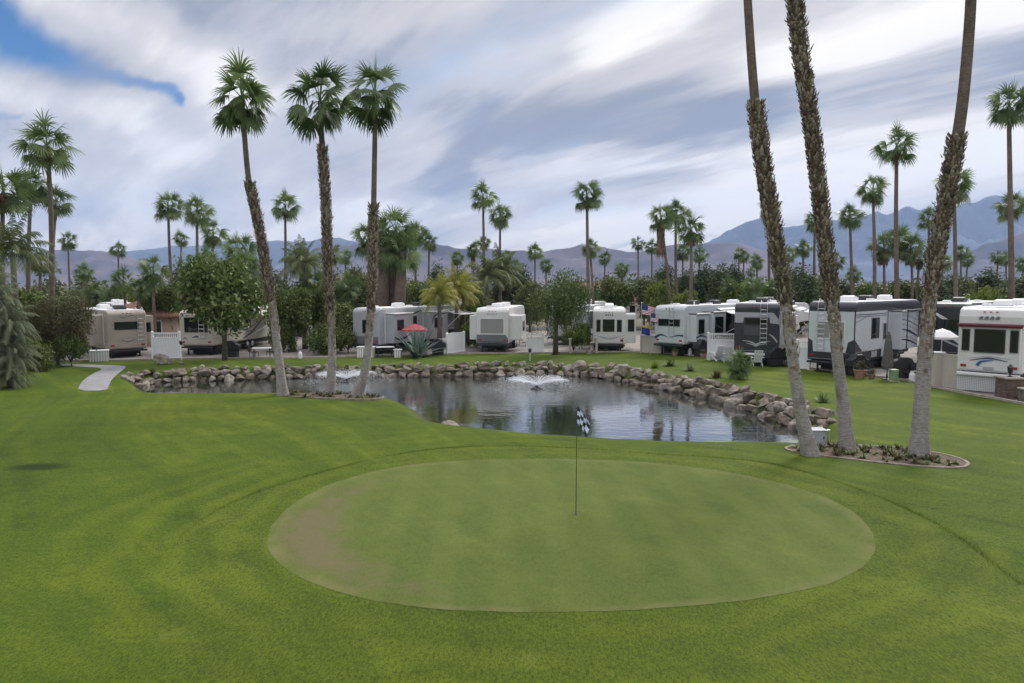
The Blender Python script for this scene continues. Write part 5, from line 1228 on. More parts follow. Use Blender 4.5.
# 11 motorhome on the right
r11 = rv('motorhome', 'white motorhome at the right edge with dark rear windows, maroon awning and blue swoosh', 960, 33.2, 47, 11, 2.6, 4.05, .98, M_white,
         rwin=[(-1.12, -.80, 1.98, 3.02), (-.62, .62, 1.92, 3.04), (.80, 1.12, 1.98, 3.02)], ac=((2.4, 0), (6, 0)), rside=[(1.5, 2.6, 2.0, 2.9), (4, 5, 2, 2.9)], nose='bus', cat='motorhome', bumper=M_ltrim, wheels=(2.8, 8.2))
swoosh(r11, 'B', 0, [(-.75, 1.52), (0, 1.66), (.75, 1.55)], [.02, .07, .02], M_navy); swoosh(r11, 'B', 0.002, [(-.45, 1.28), (-.30, 1.48), (.2, 1.58)], [.15, .10, .02], mat('blue_graphic', (.04, .10, .30), .3)); swoosh(r11, 'B', 0, [(-.9, 1.60), (0, 1.74), (.9, 1.66)], [.01, .03, .01], M_lgrey)
panel(r11, 'B', .0, [(-1.25, 3.12), (1.25, 3.12), (1.25, 3.20), (-1.25, 3.20)], M_maroon, 'trim_band', .10)
aw = MB(); aw.tube([(-1.3, -.10, 3.24), (1.3, -.10, 3.24)], .07, 10); aw.build('awning_roll', M_maroon, r11)
for k in range(4): panel(r11, 'B', -.02, [(-.48 + k * .22, 3.50), (-.32 + k * .22, 3.50), (-.29 + k * .22, 3.64), (-.40 + k * .22, 3.66)], M_mgrey, 'emblem', .06)
panel(r11, 'B', 0, [(-.22, 1.10), (.22, 1.10), (.22, 1.24), (-.22, 1.24)], M_lgrey, 'number_plate')
sk = MB(); sk.box(-1.26, 1.26, -.02, .02, .06, .95); sk_o = sk.build('skirting', M_ltrim, r11)
lt = MB(); 
for k in range(34): lt.box(-1.25 + k * .075, -1.235 + k * .075, -.032, -.021, .08, .93)
for k in range(11): lt.box(-1.25, 1.25, -.032, -.0215, .09 + k * .078, .105 + k * .078)
lt.build('lattice', M_lgrey, sk_o)
gp = MB(); gp.tube([(1.22, -.12, 1.4), (1.22, -.12, 3.1)], .03, 6); gp.build('awning_arm', M_ltrim, r11)

for r_, L_, W_, z_ in ((r9, 12.5, 2.7, .70), (r8, 12, 2.75, .83), (r7, 13, W, .83), (r1, 10.5, W, .60), (r2, 14, W, .70)):
    sk = MB(); sk.box(-W_ / 2 + .35, W_ / 2 - .35, 1.2, L_ * .36, .03, z_ - .14); sk.build('underskirt', M_trim, r_)
# more roofs in the row behind
GRB = 'trailers parked in the row behind'
for i, (px, Y, hd, mm, lb) in enumerate([(112, 66, -40, M_white, 'white trailer roof showing behind the left tan trailer'), (262, 68, 8, M_white, 'white trailer seen behind the awning trailer'), (560, 72, 25, M_white, 'white trailer roof behind the weeping tree and small trailer'),
       (420, 70, 30, M_white, 'white trailer roof behind the yellow feather palms'), (745, 66, 47, M_white, 'white trailer roof between the striped awning and the black trailer'), (850, 60, 47, M_lgrey, 'grey trailer roof behind the big black and white trailer'), (935, 58, 47, M_white, 'white trailer roof left behind the motorhome')]):
    o = rv('fifth_wheel_trailer', lb, px, Y, hd, 9, 2.5, 3.45, .8, mm, rwin=[(-.8, .8, 1.9, 2.6)], ac=((2.5, i % 2), (5.5, 0)), rside=[(3, 4, 1.9, 2.6)]); o['group'] = GRB

# ---------------------------------------------------------------- buildings
M_stucco = mat('stucco', (0.42, 0.33, 0.26), 0.9, var=0.2, vscale=1.2, bump=.2)
M_tile = mat('terracotta_tiles', (0.26, 0.125, 0.09), 0.85, var=0.5, vscale=2.2, bump=0.9, bscale=7, stretch=(4, 1, 1))
def house(px, Y, w_, d_, h, rh, label, rz=0, m_=None):
    root = empty('tiled_house', (GX(px, Y), Y, 0), rz); tag(root, label, 'house', 'tile roofed houses beyond the park')
    mb = MB(); mb.box(-w_ / 2, w_ / 2, -d_ / 2, d_ / 2, 0, h); mb.build('wall', m_ or M_stucco, root)
    mb = MB(); e = .5; mb.add([(-w_ / 2 - e, -d_ / 2 - e, h), (w_ / 2 + e, -d_ / 2 - e, h), (w_ / 2 + e, d_ / 2 + e, h), (-w_ / 2 - e, d_ / 2 + e, h), (-w_ / 2 + d_ / 2, 0, h + rh), (w_ / 2 - d_ / 2, 0, h + rh),
           (-w_ / 2 - e, -d_ / 2 - e, h - .15), (w_ / 2 + e, -d_ / 2 - e, h - .15), (w_ / 2 + e, d_ / 2 + e, h - .15), (-w_ / 2 - e, d_ / 2 + e, h - .15)],
           [(0, 1, 5, 4), (1, 2, 5), (2, 3, 4, 5), (3, 0, 4), (6, 7, 1, 0), (7, 8, 2, 1), (8, 9, 3, 2), (9, 6, 0, 3), (9, 8, 7, 6)])
    rf = mb.build('roof', M_tile, root); c = MB(); c.box(w_ * .2, w_ * .2 + .7, -.2, .5, h + .3, h + rh + .5); c.box(w_ * .2 - .06, w_ * .2 + .76, -.26, .56, h + rh + .5, h + rh + .62); c.build('chimney', m_ or M_stucco, rf)
    k = 0; x = -w_ / 2 + 1.2
    while x < w_ / 2 - 1.5:
        f = MB(); f.box(x - .07, x + 1.07, -d_ / 2 - .05, -d_ / 2 - .002, .9, 2.2); f = f.build('window', M_ltrim, root); p = MB(); p.box(x, x + 1, -d_ / 2 - .06, -d_ / 2 - .051, .97, 2.13); p.build('pane', M_glass, f); x += 3.0
    return root
house(149, 62, 6.5, 6, 2.6, 1.5, 'terracotta roofed house behind the white fence at the left', .15)
house(188, 75, 9, 7, 2.9, 1.8, 'terracotta roofed house behind the cream awning trailer')
house(588, 130, 14, 8, 4.0, 2.3, 'brown roofed house beside the tall lone palm')
house(343, 105, 9, 8, 5.0, 2.0, 'two storey tan house glimpsed between the middle and right pond palms')
house(636, 118, 12, 8, 3.0, 1.6, 'pale low house under the two small palms', 0, M_cream)
house(745, 115, 14, 8, 3.0, 1.6, 'pale low house behind the row of pines', 0, M_cream)
# ---------------------------------------------------------------- rocks
ROCKS = []
import bmesh
M_rock = mat('granite_boulder', (0.225, 0.182, 0.140), 0.9, var=0.6, vscale=1.6, bump=.9, bscale=6, c2=(0.085, 0.072, 0.058))
M_rock2 = mat('pale_boulder', (0.31, 0.275, 0.230), 0.9, var=0.5, vscale=1.6, bump=.9, bscale=6, c2=(0.14, 0.12, 0.10))
for k in range(12):
    bm = bmesh.new(); bmesh.ops.create_icosphere(bm, subdivisions=4, radius=1)
    rnd = random.Random(k + 5); sc = Vector((1, rnd.uniform(.7, .95), rnd.uniform(.58, .85)))
    cuts = [(Vector((rnd.gauss(0, 1), rnd.gauss(0, 1), rnd.gauss(0, 1))).normalized(), rnd.uniform(.48, .85)) for _ in range(12)]
    for v in bm.verts:
        p = v.co.copy()
        for n_, d_ in cuts:
            e = p.dot(n_) - d_
            if e > 0: p -= n_ * e * .98
        nn = mnoise.noise(p * 1.7 + Vector((k * 7, 0, 0))) * .10 + mnoise.noise(p * 5 + Vector((k * 3, 1, 0))) * .06
        p *= 1 + nn; v.co = Vector((p.x * sc.x, p.y * sc.y, p.z * sc.z))
    m_ = bpy.data.meshes.new('boulder'); bm.to_mesh(m_); bm.free(); m_.polygons.foreach_set('use_smooth', [True] * len(m_.polygons))
    m_.materials.append(M_rock if k % 3 else M_rock2); ROCKS.append(m_)
def rock(x, y, z, s, label, group, k, rnd):
    o = link('boulder', ROCKS[k % 12]); o.location = (x, y, z); o.scale = (s * rnd.uniform(.9, 1.2), s * rnd.uniform(.85, 1.1), s * rnd.uniform(.72, .98)); o.rotation_euler = (rnd.uniform(-.3, .3), rnd.uniform(-.3, .3), rnd.uniform(0, 6.28))
    tag(o, label, 'boulder', group); return o
rnd = random.Random(21); sf = chaikin(shore_far, 2, False)
acc = 0; nxt = [0, .3, .5]; rk = 0
BG = 'boulders lining the pond bank'
ROWS = [(.02, -.50, 'waterline course'), (.45, -.20, 'middle course'), (.85, .02, 'top course')]
WHERE = [(175, 'left end of the pond'), (290, 'bank below the round tree'), (385, 'bank behind the pond palms'), (480, 'bank below the agave'), (560, 'bank below the white centre trailer'), (640, 'bank below the small white trailer'),
         (700, 'bank bend left of the bank palm'), (760, 'bank around the bank palm'), (9999, 'right end of the pond')]
for i in range(len(sf) - 1):
    a, b_ = sf[i], sf[i + 1]; L = (b_ - a).length; d = (b_ - a).normalized(); nr = Vector((-d.y, d.x, 0))
    if sdist(np.array([a.x + nr.x * .6]), np.array([a.y + nr.y * .6]))[0] < 0: nr = -nr
    for r_, (off, zc, wh) in enumerate(ROWS):
        while nxt[r_] < acc + L:
            f = (nxt[r_] - acc) / L; p = a.lerp(b_, f) + nr * (off + rnd.uniform(-.12, .16))
            s = rnd.uniform(.29, .46) * (1.08 if p.x > 4 else 1.0) * (1.0 if r_ < 2 else .85)
            if rnd.random() < .10: s *= 1.3
            pxx = 512 + FPX * p.x / p.y; side_ = next(t_ for lim, t_ in WHERE if pxx < lim)
            k = rnd.randrange(12); tone = 'pale' if k % 3 == 0 else 'brown'
            rock(p.x, p.y, zc + rnd.uniform(-.06, .08), s, f'{tone} boulder, {wh}, {side_}', f'{tone} boulders, {wh}, {side_}', k, rnd)
            nxt[r_] += s * rnd.uniform(1.40, 1.72) * (1 if r_ < 2 else 1.2)
    acc += L
# odd rocks
for (px, py, s, lb, z) in ((162, 364.5, .62, 'large pale round boulder alone on the grass left of the round tree', .3), (181, 365, .25, 'small pale rock on the grass right of the lone pale boulder', .08), (450, 421, .38, 'flat pale rock at the corner of the near pond bank', -.25),
                           (806, 414, .33, 'pale rock on the grass just right of the left leaning trunk', .1), (808, 420, .30, 'second pale rock down beside the left leaning trunk', .05), (806, 407, .26, 'highest small pale rock beside the left leaning trunk', .1),
                           (806, 427, .36, 'lowest pale rock beside the left leaning trunk, near the utility box', .0), (590, 353.5, .45, 'flat pale rock at the pad edge below the weeping tree', .12), (556, 354.5, .33, 'small flat rock at the foot of the weeping tree', .1)):
    p = G(px, py, 0); rock(p.x, p.y, z, s, lb, None, 0 if 'pale' in lb else 1, rnd)
    o = col.objects[-1] if False else None
# bank shrubs
def tuft(name, label, p, s, M, n, seed, cat='plant', up=.9, wd=.04, group=None, ln=1.0):
    rnd = random.Random(seed); mb = MB()
    for i in range(n):
        az = rnd.uniform(0, 6.28); el = R(rnd.uniform(15, 85)) * up; d = Vector((math.cos(az) * math.cos(el), math.sin(az) * math.cos(el), math.sin(el))); sd_ = Vector((-math.sin(az), math.cos(az), 0)); L = s * rnd.uniform(.6, 1.1) * ln
        q = Vector((rnd.gauss(0, .06) * s, rnd.gauss(0, .06) * s, 0)); ti = rnd.random(); V = []
        for k in range(4):
            ww = wd * s * (.7, 1, .7, .05)[k]; V += [q - sd_ * ww, q + sd_ * ww]; q = q + d * L / 3; d = (d + Vector((0, 0, -.14))).normalized()
        mb.add(V, [(2 * k, 2 * k + 1, 2 * k + 3, 2 * k + 2) for k in range(3)], 0, ti + .001)
    o = mb.build(name, M); o.location = p; tag(o, label, cat, group); return o
pa = G(418, 357); tuft('agave', 'large blue grey agave in front of the grey trailer', (pa.x, pa.y - .2, 0), 2.5, M_agave, 64, 3, up=1.0, wd=.045)
for i, (px, py, s, M, lb) in enumerate([(670, 366, .9, M_olive, 'olive green shrub on the bank left of the bank palm'), (690, 371, .8, M_sage, 'grey green shrub close to the left of the bank palm'), (655, 368, .7, M_lime, 'yellowish shrub on the bank, leftmost near the bend'), (717, 378, .8, M_rust, 'brown dry shrub at the foot of the bank palm'),
        (762, 402, .7, M_olive, 'olive shrub among the boulders right of the bank palm'), (822, 402, .7, M_palm, 'dark green tuft on the grass behind the left leaning trunk'), (780, 408, .6, M_lime, 'lime green tuft near the right end boulders'), (342, 371, .9, M_lime, 'yellow green shrub on the bank behind the right pond palm'),
        (263, 372, .6, M_lime, 'low yellow green shrub on the bank by the leftmost pond palm'), (200, 371, .6, M_olive, 'low olive shrub above the boulders on the left bank'), (602, 372, .6, M_olive, 'small shrub on the bank below the small white trailer'), (180, 376, .55, M_rust, 'dry brown tuft at the left end of the bank'), (152, 372, .6, M_rust, 'dry tuft below the lone pale boulder')]):
    p = G(px, py, 0); tuft('bank_shrub', lb, (p.x, p.y, min(0, hz(p.x, p.y)) - .05), s * .8, M, 90, i + 9, cat='shrub', wd=.05)
# low bank palm at the right
p = G(738, 381, -.1); root = empty('small_bank_palm', (p.x, p.y, hz(p.x, p.y))); tag(root, 'short bushy palm growing among the boulders on the right bank', 'palm tree')
mb = MB(); mb.tube([(0, 0, -.1), (.03, 0, .3), (.1, 0, .75)], [.16, .13, .12], 9); mb.build('trunk', M_boot, root, smooth=True)
c = link('crown', CROWNS[1][0], root); c.location = (.1, 0, .75); c.scale = (1.0, 1.0, 1.2)
# bed plants
rnd = random.Random(31)
def inner(poly, c_, k): return [c_.lerp(p, k) for p in poly]
cR = sum(bR, Vector()) / len(bR)
V0 = tuft('bed_plant', 'x', (0, 0, -50), .32, M_rust, 26, 77, wd=.09); V1 = tuft('bed_plant', 'x', (0, 0, -50), .30, M_olive, 26, 78, wd=.09)
def bedplants(poly, c_, n, zf, lb):
    mb = MB(); k = 0
    srcs = []
    for S in (V0, V1):
        at = [0.0] * len(S.data.vertices); S.data.attributes['tint'].data.foreach_get('value', at); srcs.append(([v.co.copy() for v in S.data.vertices], [tuple(p.vertices) for p in S.data.polygons], at))
    for _ in range(9000):
        if k >= n: break
        p = c_ + Vector((rnd.uniform(-6, 6), rnd.uniform(-2, 2), 0))
        if not in_poly(p.x, p.y, inner(poly, c_, .92)): continue
        mi = 0 if k % 3 else 1; vs_2, fs_2, at = srcs[mi]; s_ = rnd.uniform(.4, .95); M_ = Matrix.Translation((p.x, p.y, zf(p))) @ Matrix.Rotation(rnd.uniform(0, 6.28), 4, 'Z') @ Matrix.Diagonal((s_, s_, s_ * .75, 1))
        b0 = len(mb.v); mb.v += [tuple(M_ @ q) for q in vs_2]; mb.f += [tuple(i_ + b0 for i_ in f) for f in fs_2]; mb.mi += [mi] * len(fs_2); mb.a += at; k += 1
    o = mb.build('bed_plants', [M_rust, M_olive]); tag(o, lb, 'ground cover', kind='stuff')
bedplants(bR, cR, 105, lambda p: .02, 'low brown and green ground cover in the bed under the three right palms')
bedplants(bL, cL, 90, lambda p: hzz(p) + .02, 'low brown and green ground cover in the bed under the three left palms')
bpy.data.objects.remove(V0); bpy.data.objects.remove(V1)

# feathery grey green shrub at the left edge (large, near)
FS = feather_crown(12, 34, 2.3, .11, .42, M_sage, 24)
def feather_shrub(px, Y, parts, label):
    root = empty('feathery_tree', (GX(px, Y), Y, 0)); tag(root, label, 'tree')
    mb = MB(); mb.tube([(0, 0, -.1), (-.1, 0, 2.5), (-.6, 0, 5.7)], [.16, .12, .05], 8); mb.build('stem', M_bark, root, smooth=True)
    for (x, y, z, s) in parts:
        c = link('foliage', FS, root); c.location = (x, y, z); c.scale = (s,) * 3; c.rotation_euler = (0, 0, x + z)
    return root
feather_shrub(6, 34, [(0, 0, .5, .62), (.1, .1, 1.5, .70), (-.4, .3, 2.3, .74), (-.9, 0, .8, .7), (0, .2, 3.2, .72), (-1.0, 0, 1.9, .7), (-.9, .2, 3.6, .8), (-.6, .1, 4.4, .66), (-1.3, 0, 5.0, .75), (-1.0, .2, 5.6, .6), (-1.6, .1, 6.2, .65)], 'tall feathery grey green tree at the left edge, nearest the camera')
feather_palm('olive feather palm rising behind the feathery shrub at the left edge', 12, 252, 42, 1.05, FEATHG, None)

# ---------------------------------------------------------------- fountains
M_spray = bpy.data.materials.new('water_spray'); M_spray.use_nodes = True; bb = M_spray.node_tree.nodes['Principled BSDF']
bb.inputs['Base Color'].default_value = (.85, .88, .92, 1); bb.inputs['Roughness'].default_value = .3; bb.inputs['Alpha'].default_value = .55
def fountain(c, label, s, seed):
    rnd = random.Random(seed); root = empty('fountain', c); tag(root, label, 'fountain', 'floating fountains on the pond')
    mb = MB(); mb.lathe([(.02, -.08), (.34, -.08), (.38, -.02), (.34, .05), (.12, .08), (.09, .16), (.04, .17)], 18); mb.build('float', M_trim, root, smooth=False)
    mb = MB()
    for i in range(150):
        az = i / 150 * 6.2832 + rnd.uniform(-.04, .04); v = 5.5 * s ** .5 * rnd.uniform(.96, 1.03); el = R(rnd.uniform(29, 33)); n = 16; T = 2 * v * math.sin(el) / 9.8; pts = []
        cut = rnd.uniform(.42, .72)
        for k in range(n):
            t_ = T * cut * k / (n - 1); r_ = v * math.cos(el) * t_ * (1 - .06 * t_); z = .16 + v * math.sin(el) * t_ - 4.9 * t_ * t_
            pts.append((r_ * math.cos(az), r_ * math.sin(az), z))
        mb.tube(pts, [.005 + .004 * k / n for k in range(n)], 4)
    mb.build('spray', M_spray, root, smooth=True)
    mb = MB()
    for i in range(2000):
        az = rnd.uniform(0, 6.2832); v = 5.5 * s ** .5 * rnd.uniform(.8, 1.08); el = R(rnd.uniform(26, 35)); T = 2 * v * math.sin(el) / 9.8; t_ = T * min(1, rnd.uniform(.40, 1.1)); r_ = v * math.cos(el) * t_; z = .16 + v * math.sin(el) * t_ - 4.9 * t_ * t_
        p = Vector((r_ * math.cos(az), r_ * math.sin(az), max(z, .01))); q = rnd.uniform(.006, .017)
        mb.add([p + Vector((q, 0, 0)), p + Vector((-q * .5, q * .8, 0)), p + Vector((-q * .5, -q * .8, 0)), p + Vector((0, 0, q * 1.4)), p - Vector((0, 0, q * 1.4))], [(0, 1, 3), (1, 2, 3), (2, 0, 3), (1, 0, 4), (2, 1, 4), (0, 2, 4)])
    mb.build('droplets', M_spray, root)
fountain(FNT[0], 'low wide water fountain in the middle of the pond, in open view', 1.0, 1)
fountain(FNT[1], 'low water fountain seen between the middle and right pond palms', .95, 2)

# ---------------------------------------------------------------- flagstick
fp = G(576, 514.5, .010); root = empty('flagstick', fp); tag(root, 'golf flagstick with a dark and white checked flag standing in the hole', 'golf flag')
mb = MB(); mb.tube([(0, 0, -.05), (0, 0, 1.1)], .0095, 8); mb.tube([(0, 0, 1.1), (.005, 0, 2.42)], .0075, 8); mb.build('pole', mat('dark_pole', (.05, .05, .045), .4), root)
mb = MB(); mb.lathe([(.0, .0), (.054, .0), (.056, .003), (.0, .004)], 20); mb.build('hole', M_trim, root)
M_fw = mat('flag_white', (.58, .66, .86), .8); M_fb = mat('flag_black', (.015, .035, .03), .8)
mb = MB(); NXF, NZF = 20, 24; H0, Wd = 2.40, .60; V = []
for j in range(NZF + 1):
    for i in range(NXF + 1):
        u = i / NXF; v = j / NZF
        # hanging limply: the cloth droops down and away from the pole in soft folds
        x = .012 + Wd * u * (.40 + .06 * math.sin(v * 5)); y = .05 * math.sin(u * 9 + v * 2) * u; z = H0 - .36 * v - .30 * u ** 1.15 + .015 * math.sin(u * 12)
        V.append((x, y, z))
F = []; A = []
for j in range(NZF):
    for i in range(NXF):
        k = j * (NXF + 1) + i; mb.f.append((k, k + 1, k + NXF + 2, k + NXF + 1)); mb.mi.append((i * 4 // NXF + j * 4 // NZF) % 2)
mb.v = V; mb.a = [0] * len(V); fl = mb.build('flag', [M_fb, M_fw], root, smooth=True)
so = fl.modifiers.new('thick', 'SOLIDIFY'); so.thickness = .003

# ---------------------------------------------------------------- fences, furniture and small things
def fence(label, a, b_, h, picket=.35, m_=M_pvc, group='white vinyl fence panels beside the trailers'):
    a = Vector(a); b_ = Vector(b_); L = (b_ - a).length; ang = math.atan2(b_.y - a.y, b_.x - a.x); root = empty('vinyl_fence', a, ang); tag(root, label, 'fence', group)
    n = max(1, round(L / 1.9))
    for k in range(n + 1):
        x = L * k / n; mb = MB(); mb.box(x - .065, x + .065, -.065, .065, 0, h + .05); mb.add([(x - .085, -.085, h + .05), (x + .085, -.085, h + .05), (x + .085, .085, h + .05), (x - .085, .085, h + .05), (x, 0, h + .13)], [(0, 1, 4), (1, 2, 4), (2, 3, 4), (3, 0, 4), (3, 2, 1, 0)]); mb.build('post', m_, root)
    mb = MB(); x = .07; ph = h - picket
    nb_ = int(L / .16)
    for k in range(nb_):
        x = L * k / nb_; mb.box(x + .004, x + L / nb_ - .004, -.015, .015, .10, ph - .04)
    mb.build('board_panel', m_, root)
    for r0, r1_ in ((ph - .05, ph + .04), (.05, .13)) + (((h - .08, h),) if picket > 0 else ()):
        mb = MB(); mb.box(.066, L - .066, -.035, .035, r0, r1_); mb.build('rail', m_, root)
    if picket > 0:
        mb = MB(); q = int(L / .13)
        for k in range(1, q): x = L * k / q; mb.box(x - .022, x + .022, -.012, .012, ph + .04, h + .04)
        mb.build('pickets', m_, root)
def gp_(px, py): p = G(px, py); return (p.x, p.y, 0)
fence('white vinyl fence with picket top between the tan and cream trailers', gp_(153, 359), gp_(180, 359), 1.85)
fence('white vinyl fence panel left of the white centre trailer', gp_(447, 354.5), gp_(464, 352), 1.55, 0)
fence('white vinyl gate fence right of the white centre trailer', gp_(527, 353), gp_(543, 353), 1.5, .3)
fence('cream vinyl fence under the flags beside the small white trailer', gp_(641, 353), gp_(663, 354), 1.35, .0, M_cream)
fence('white picket topped fence between the long white and black trailers', gp_(708, 360), gp_(735, 360.5), 1.85, .45)
fence('white vinyl fence right of the black trailer, behind the left leaning trunk', gp_(797, 369), gp_(809, 370), 1.75, .4)
fence('cream vinyl fence with a blue mark left of the motorhome', gp_(931, 385), gp_(957, 389), 1.65, .0, M_cream)
p1 = Vector(gp_(931, 385)); 
def post(px, py, s, h, label):
    p = G(px, py); root = empty('fence_post', p); tag(root, label, 'post'); mb = MB(); mb.box(-s / 2, s / 2, -s / 2, s / 2, 0, h); mb.build('shaft', M_cream, root, bevel=.01); mb = MB(); mb.box(-s / 2 - .04, s / 2 + .04, -s / 2 - .04, s / 2 + .04, h, h + .06); mb.build('cap', M_ltrim, root)
post(596.5, 353, .16, 1.2, 'short white post left of the small white trailer'); post(570, 353.5, .16, 1.1, 'short white post under the weeping tree'); post(936, 386, .45, 1.7, 'thick cream gate post right of the right leaning trunk')

# adirondack chair
def adirondack(px, py, rz, label, g):
    p = G(px, py); root = empty('adirondack_chair', p, rz); tag(root, label, 'chair', g)
    mb = MB()
    for k in range(5): mb.box(-.26 + k * .107, -.17 + k * .107, -.02, .0, 0, .85, M=Matrix.Translation((0, .25, .28)) @ Matrix.Rotation(R(-24), 4, 'X'))
    mb.build('backrest', M_pvc, root)
    mb = MB()
    for k in range(5): mb.box(-.28, .28, -.30 + k * .11, -.21 + k * .11, .36 - k * .025, .38 - k * .025)
    mb.build('seat', M_pvc, root)
    for sx in (-1, 1):
        a = MB(); a.box(sx * .33 - .07, sx * .33 + .07, -.36, .36, .56, .585); a.build('armrest', M_pvc, root)
        l = MB(); l.box(sx * .31 - .02, sx * .31 + .02, -.32, -.22, 0, .56); l.build('leg', M_pvc, root)
        l = MB(); l.prism([(-.22, .30), (-.22, .38), (.50, .10), (.50, .0), (.42, .0)], 'x', sx * .28 - .012, sx * .28 + .012); l.build('leg', M_pvc, root, fix=True)
GA = 'white slatted garden chairs by the picket fence'
adirondack(730, 362, R(150), 'white slatted garden chair at the right end of the picket fence', GA)
adirondack(716, 360.6, R(200), 'white slatted garden chair in front of the middle of the picket fence', GA)
adirondack(757, 366, R(170), 'white slatted garden chair under the black trailer emblem', GA)

# umbrellas
def umbrella(px, py, h, r, label, m_, closed=False):
    p = G(px, py); root = empty('patio_umbrella', p); tag(root, label, 'umbrella')
    mb = MB(); mb.lathe([(.01, 0), (.26, 0), (.27, .05), (.06, .09), (.04, .3), (.03, .3)], 14); mb.build('base', M_trim, root)
    mb = MB(); mb.tube([(0, 0, .05), (0, 0, h)], .025, 8); mb.build('pole', M_ltrim if not closed else M_trim, root)
    mb = MB()
    if closed:
        n = 16; pr = [(.03, h + .08), (.09, h - .1), (.15, h * .75), (.20, h * .5), (.24, h * .30), (.19, h * .22)]; V = []
        for r_, z in pr:
            for k in range(n): q = r_ * (1 + .28 * (k % 2)); V.append((q * math.cos(6.2832 * k / n), q * math.sin(6.2832 * k / n), z))
        mb.add(V, [(i * n + k, i * n + (k + 1) % n, (i + 1) * n + (k + 1) % n, (i + 1) * n + k) for i in range(len(pr) - 1) for k in range(n)])
    else:
        n = 8; V = [(0, 0, h + .12)]; F = []
        for ring_, (f, z) in enumerate(((.5, h - .02), (1, h - .30))):
            for k in range(n): V.append((r * f * math.cos(6.2832 * k / n), r * f * math.sin(6.2832 * k / n), z))
        for k in range(n): V.append((r * math.cos(6.2832 * k / n), r * math.sin(6.2832 * k / n), h - .42))
        F = [(0, 1 + k, 1 + (k + 1) % n) for k in range(n)] + [(1 + k, 9 + k, 9 + (k + 1) % n, 1 + (k + 1) % n) for k in range(n)] + [(9 + k, 17 + k, 17 + (k + 1) % n, 9 + (k + 1) % n) for k in range(n)]
        mb.add(V, F)
    o = mb.build('canopy', m_, root)
    return root
umbrella(415, 354.6, 2.2, 1.0, 'open red patio umbrella behind the agave', M_red_c)
umbrella(940, 382.5, 2.75, .80, 'small white patio umbrella beside the motorhome', M_ltrim)
umbrella(887, 379.5, 2.55, .3, 'tall closed grey brown umbrella in front of the big black and white trailer', mat('brown_canvas', (.13, .115, .105), .9, var=.3, vscale=6), True)

# flags by the small trailer
def flagpole(px, py, h, label, flags):
    p = G(px, py); root = empty('flagpole', p); tag(root, label, 'flagpole'); mb = MB(); mb.tube([(0, 0, 0), (0, 0, h)], [.03, .02], 8); mb.build('pole', M_alu, root); mb = MB(); mb.lathe([(.0, h), (.04, h + .02), (.045, h + .05), (.03, h + .08), (0, h + .09)], 10); mb.build('finial', M_alu, root)
    for (z, w_, hh, fn, mats_, nm) in flags:
        nx_, nz_ = 26, 13; mb = MB(); V = []
        for j in range(nz_ + 1):
            for i in range(nx_ + 1):
                u = i / nx_; v = j / nz_; V.append((.03 + w_ * u * .93, .10 * math.sin(u * 8 + v) * u, z - hh * v - .32 * u ** 1.3 * w_ * .6))
        mb.v = V; mb.a = [0] * len(V)
        for j in range(nz_):
            for i in range(nx_): k = j * (nx_ + 1) + i; mb.f.append((k, k + 1, k + nx_ + 2, k + nx_ + 1)); mb.mi.append(fn(i / nx_, j))
        o = mb.build('flag', mats_, root, smooth=True); s_ = o.modifiers.new('thick', 'SOLIDIFY'); s_.thickness = .004
M_fr = mat('flag_red', (.38, .03, .04), .8); M_fn = mat('flag_blue', (.02, .04, .20), .8); M_fy = mat('flag_yellow', (.48, .36, .04), .8); M_fwt = mat('flag_plain_white', (.75, .75, .78), .8)
us = lambda u, j: (2 if (u < .4 and j < 7) else (0 if j % 2 == 0 else 1))
flagpole(641, 354, 3.85, 'flagpole with a red white and blue striped flag above a yellow and blue flag', [(3.75, 1.15, .75, us, [M_fr, M_fwt, M_fn], 'a'), (2.2, .7, .7, lambda u, j: 0 if j < 3 else (1 if j < 6 else 2), [M_fy, M_fn, M_fn], 'c')])
flagpole(650, 354.5, 3.3, 'second flagpole with a striped flag, nearer the long white trailer', [(3.1, .9, .62, us, [M_fr, M_fwt, M_fn], 'b')])

# utility box by the left leaning trunk
def ubox(px, py, w_, d_, h, m_, label, nm='utility_box', rz=0):
    p = G(px, py); root = empty(nm, p, rz); tag(root, label, 'utility box')
    mb = MB(); mb.box(-w_ / 2 - .06, w_ / 2 + .06, -d_ / 2 - .06, d_ / 2 + .06, -.03, .06); mb.build('base', M_kerb, root)
    mb = MB(); mb.box(-w_ / 2, w_ / 2, -d_ / 2, d_ / 2, .06, h); mb.build('cabinet', m_, root, bevel=.015)
    mb = MB(); mb.prism([(-d_ / 2 - .03, h), (d_ / 2 + .03, h), (d_ / 2 + .03, h + .04), (-d_ / 2 - .03, h + .02)], 'x', -w_ / 2 - .03, w_ / 2 + .03); mb.build('lid', m_, root, fix=True)
    mb = MB(); mb.box(-w_ / 2 + .04, w_ / 2 - .04, -d_ / 2 - .012, -d_ / 2 - .001, .12, h - .06); dr = mb.build('door', m_, root, bevel=.004)
    mb = MB(); mb.box(w_ / 2 - .10, w_ / 2 - .07, -d_ / 2 - .03, -d_ / 2 - .012, h * .5, h * .5 + .09); mb.build('handle', M_trim, dr)
ubox(817, 446, .42, .35, .52, mat('galvanised_paint', (.40, .43, .45), .45, var=.2, vscale=5), 'grey metal utility box at the foot of the left leaning trunk')
ubox(893.5, 381.5, .34, .34, .62, mat('green_paint', (.22, .32, .17), .5, var=.2, vscale=4), 'small green utility pedestal at the lawn edge near the closed umbrella', 'utility_pedestal')
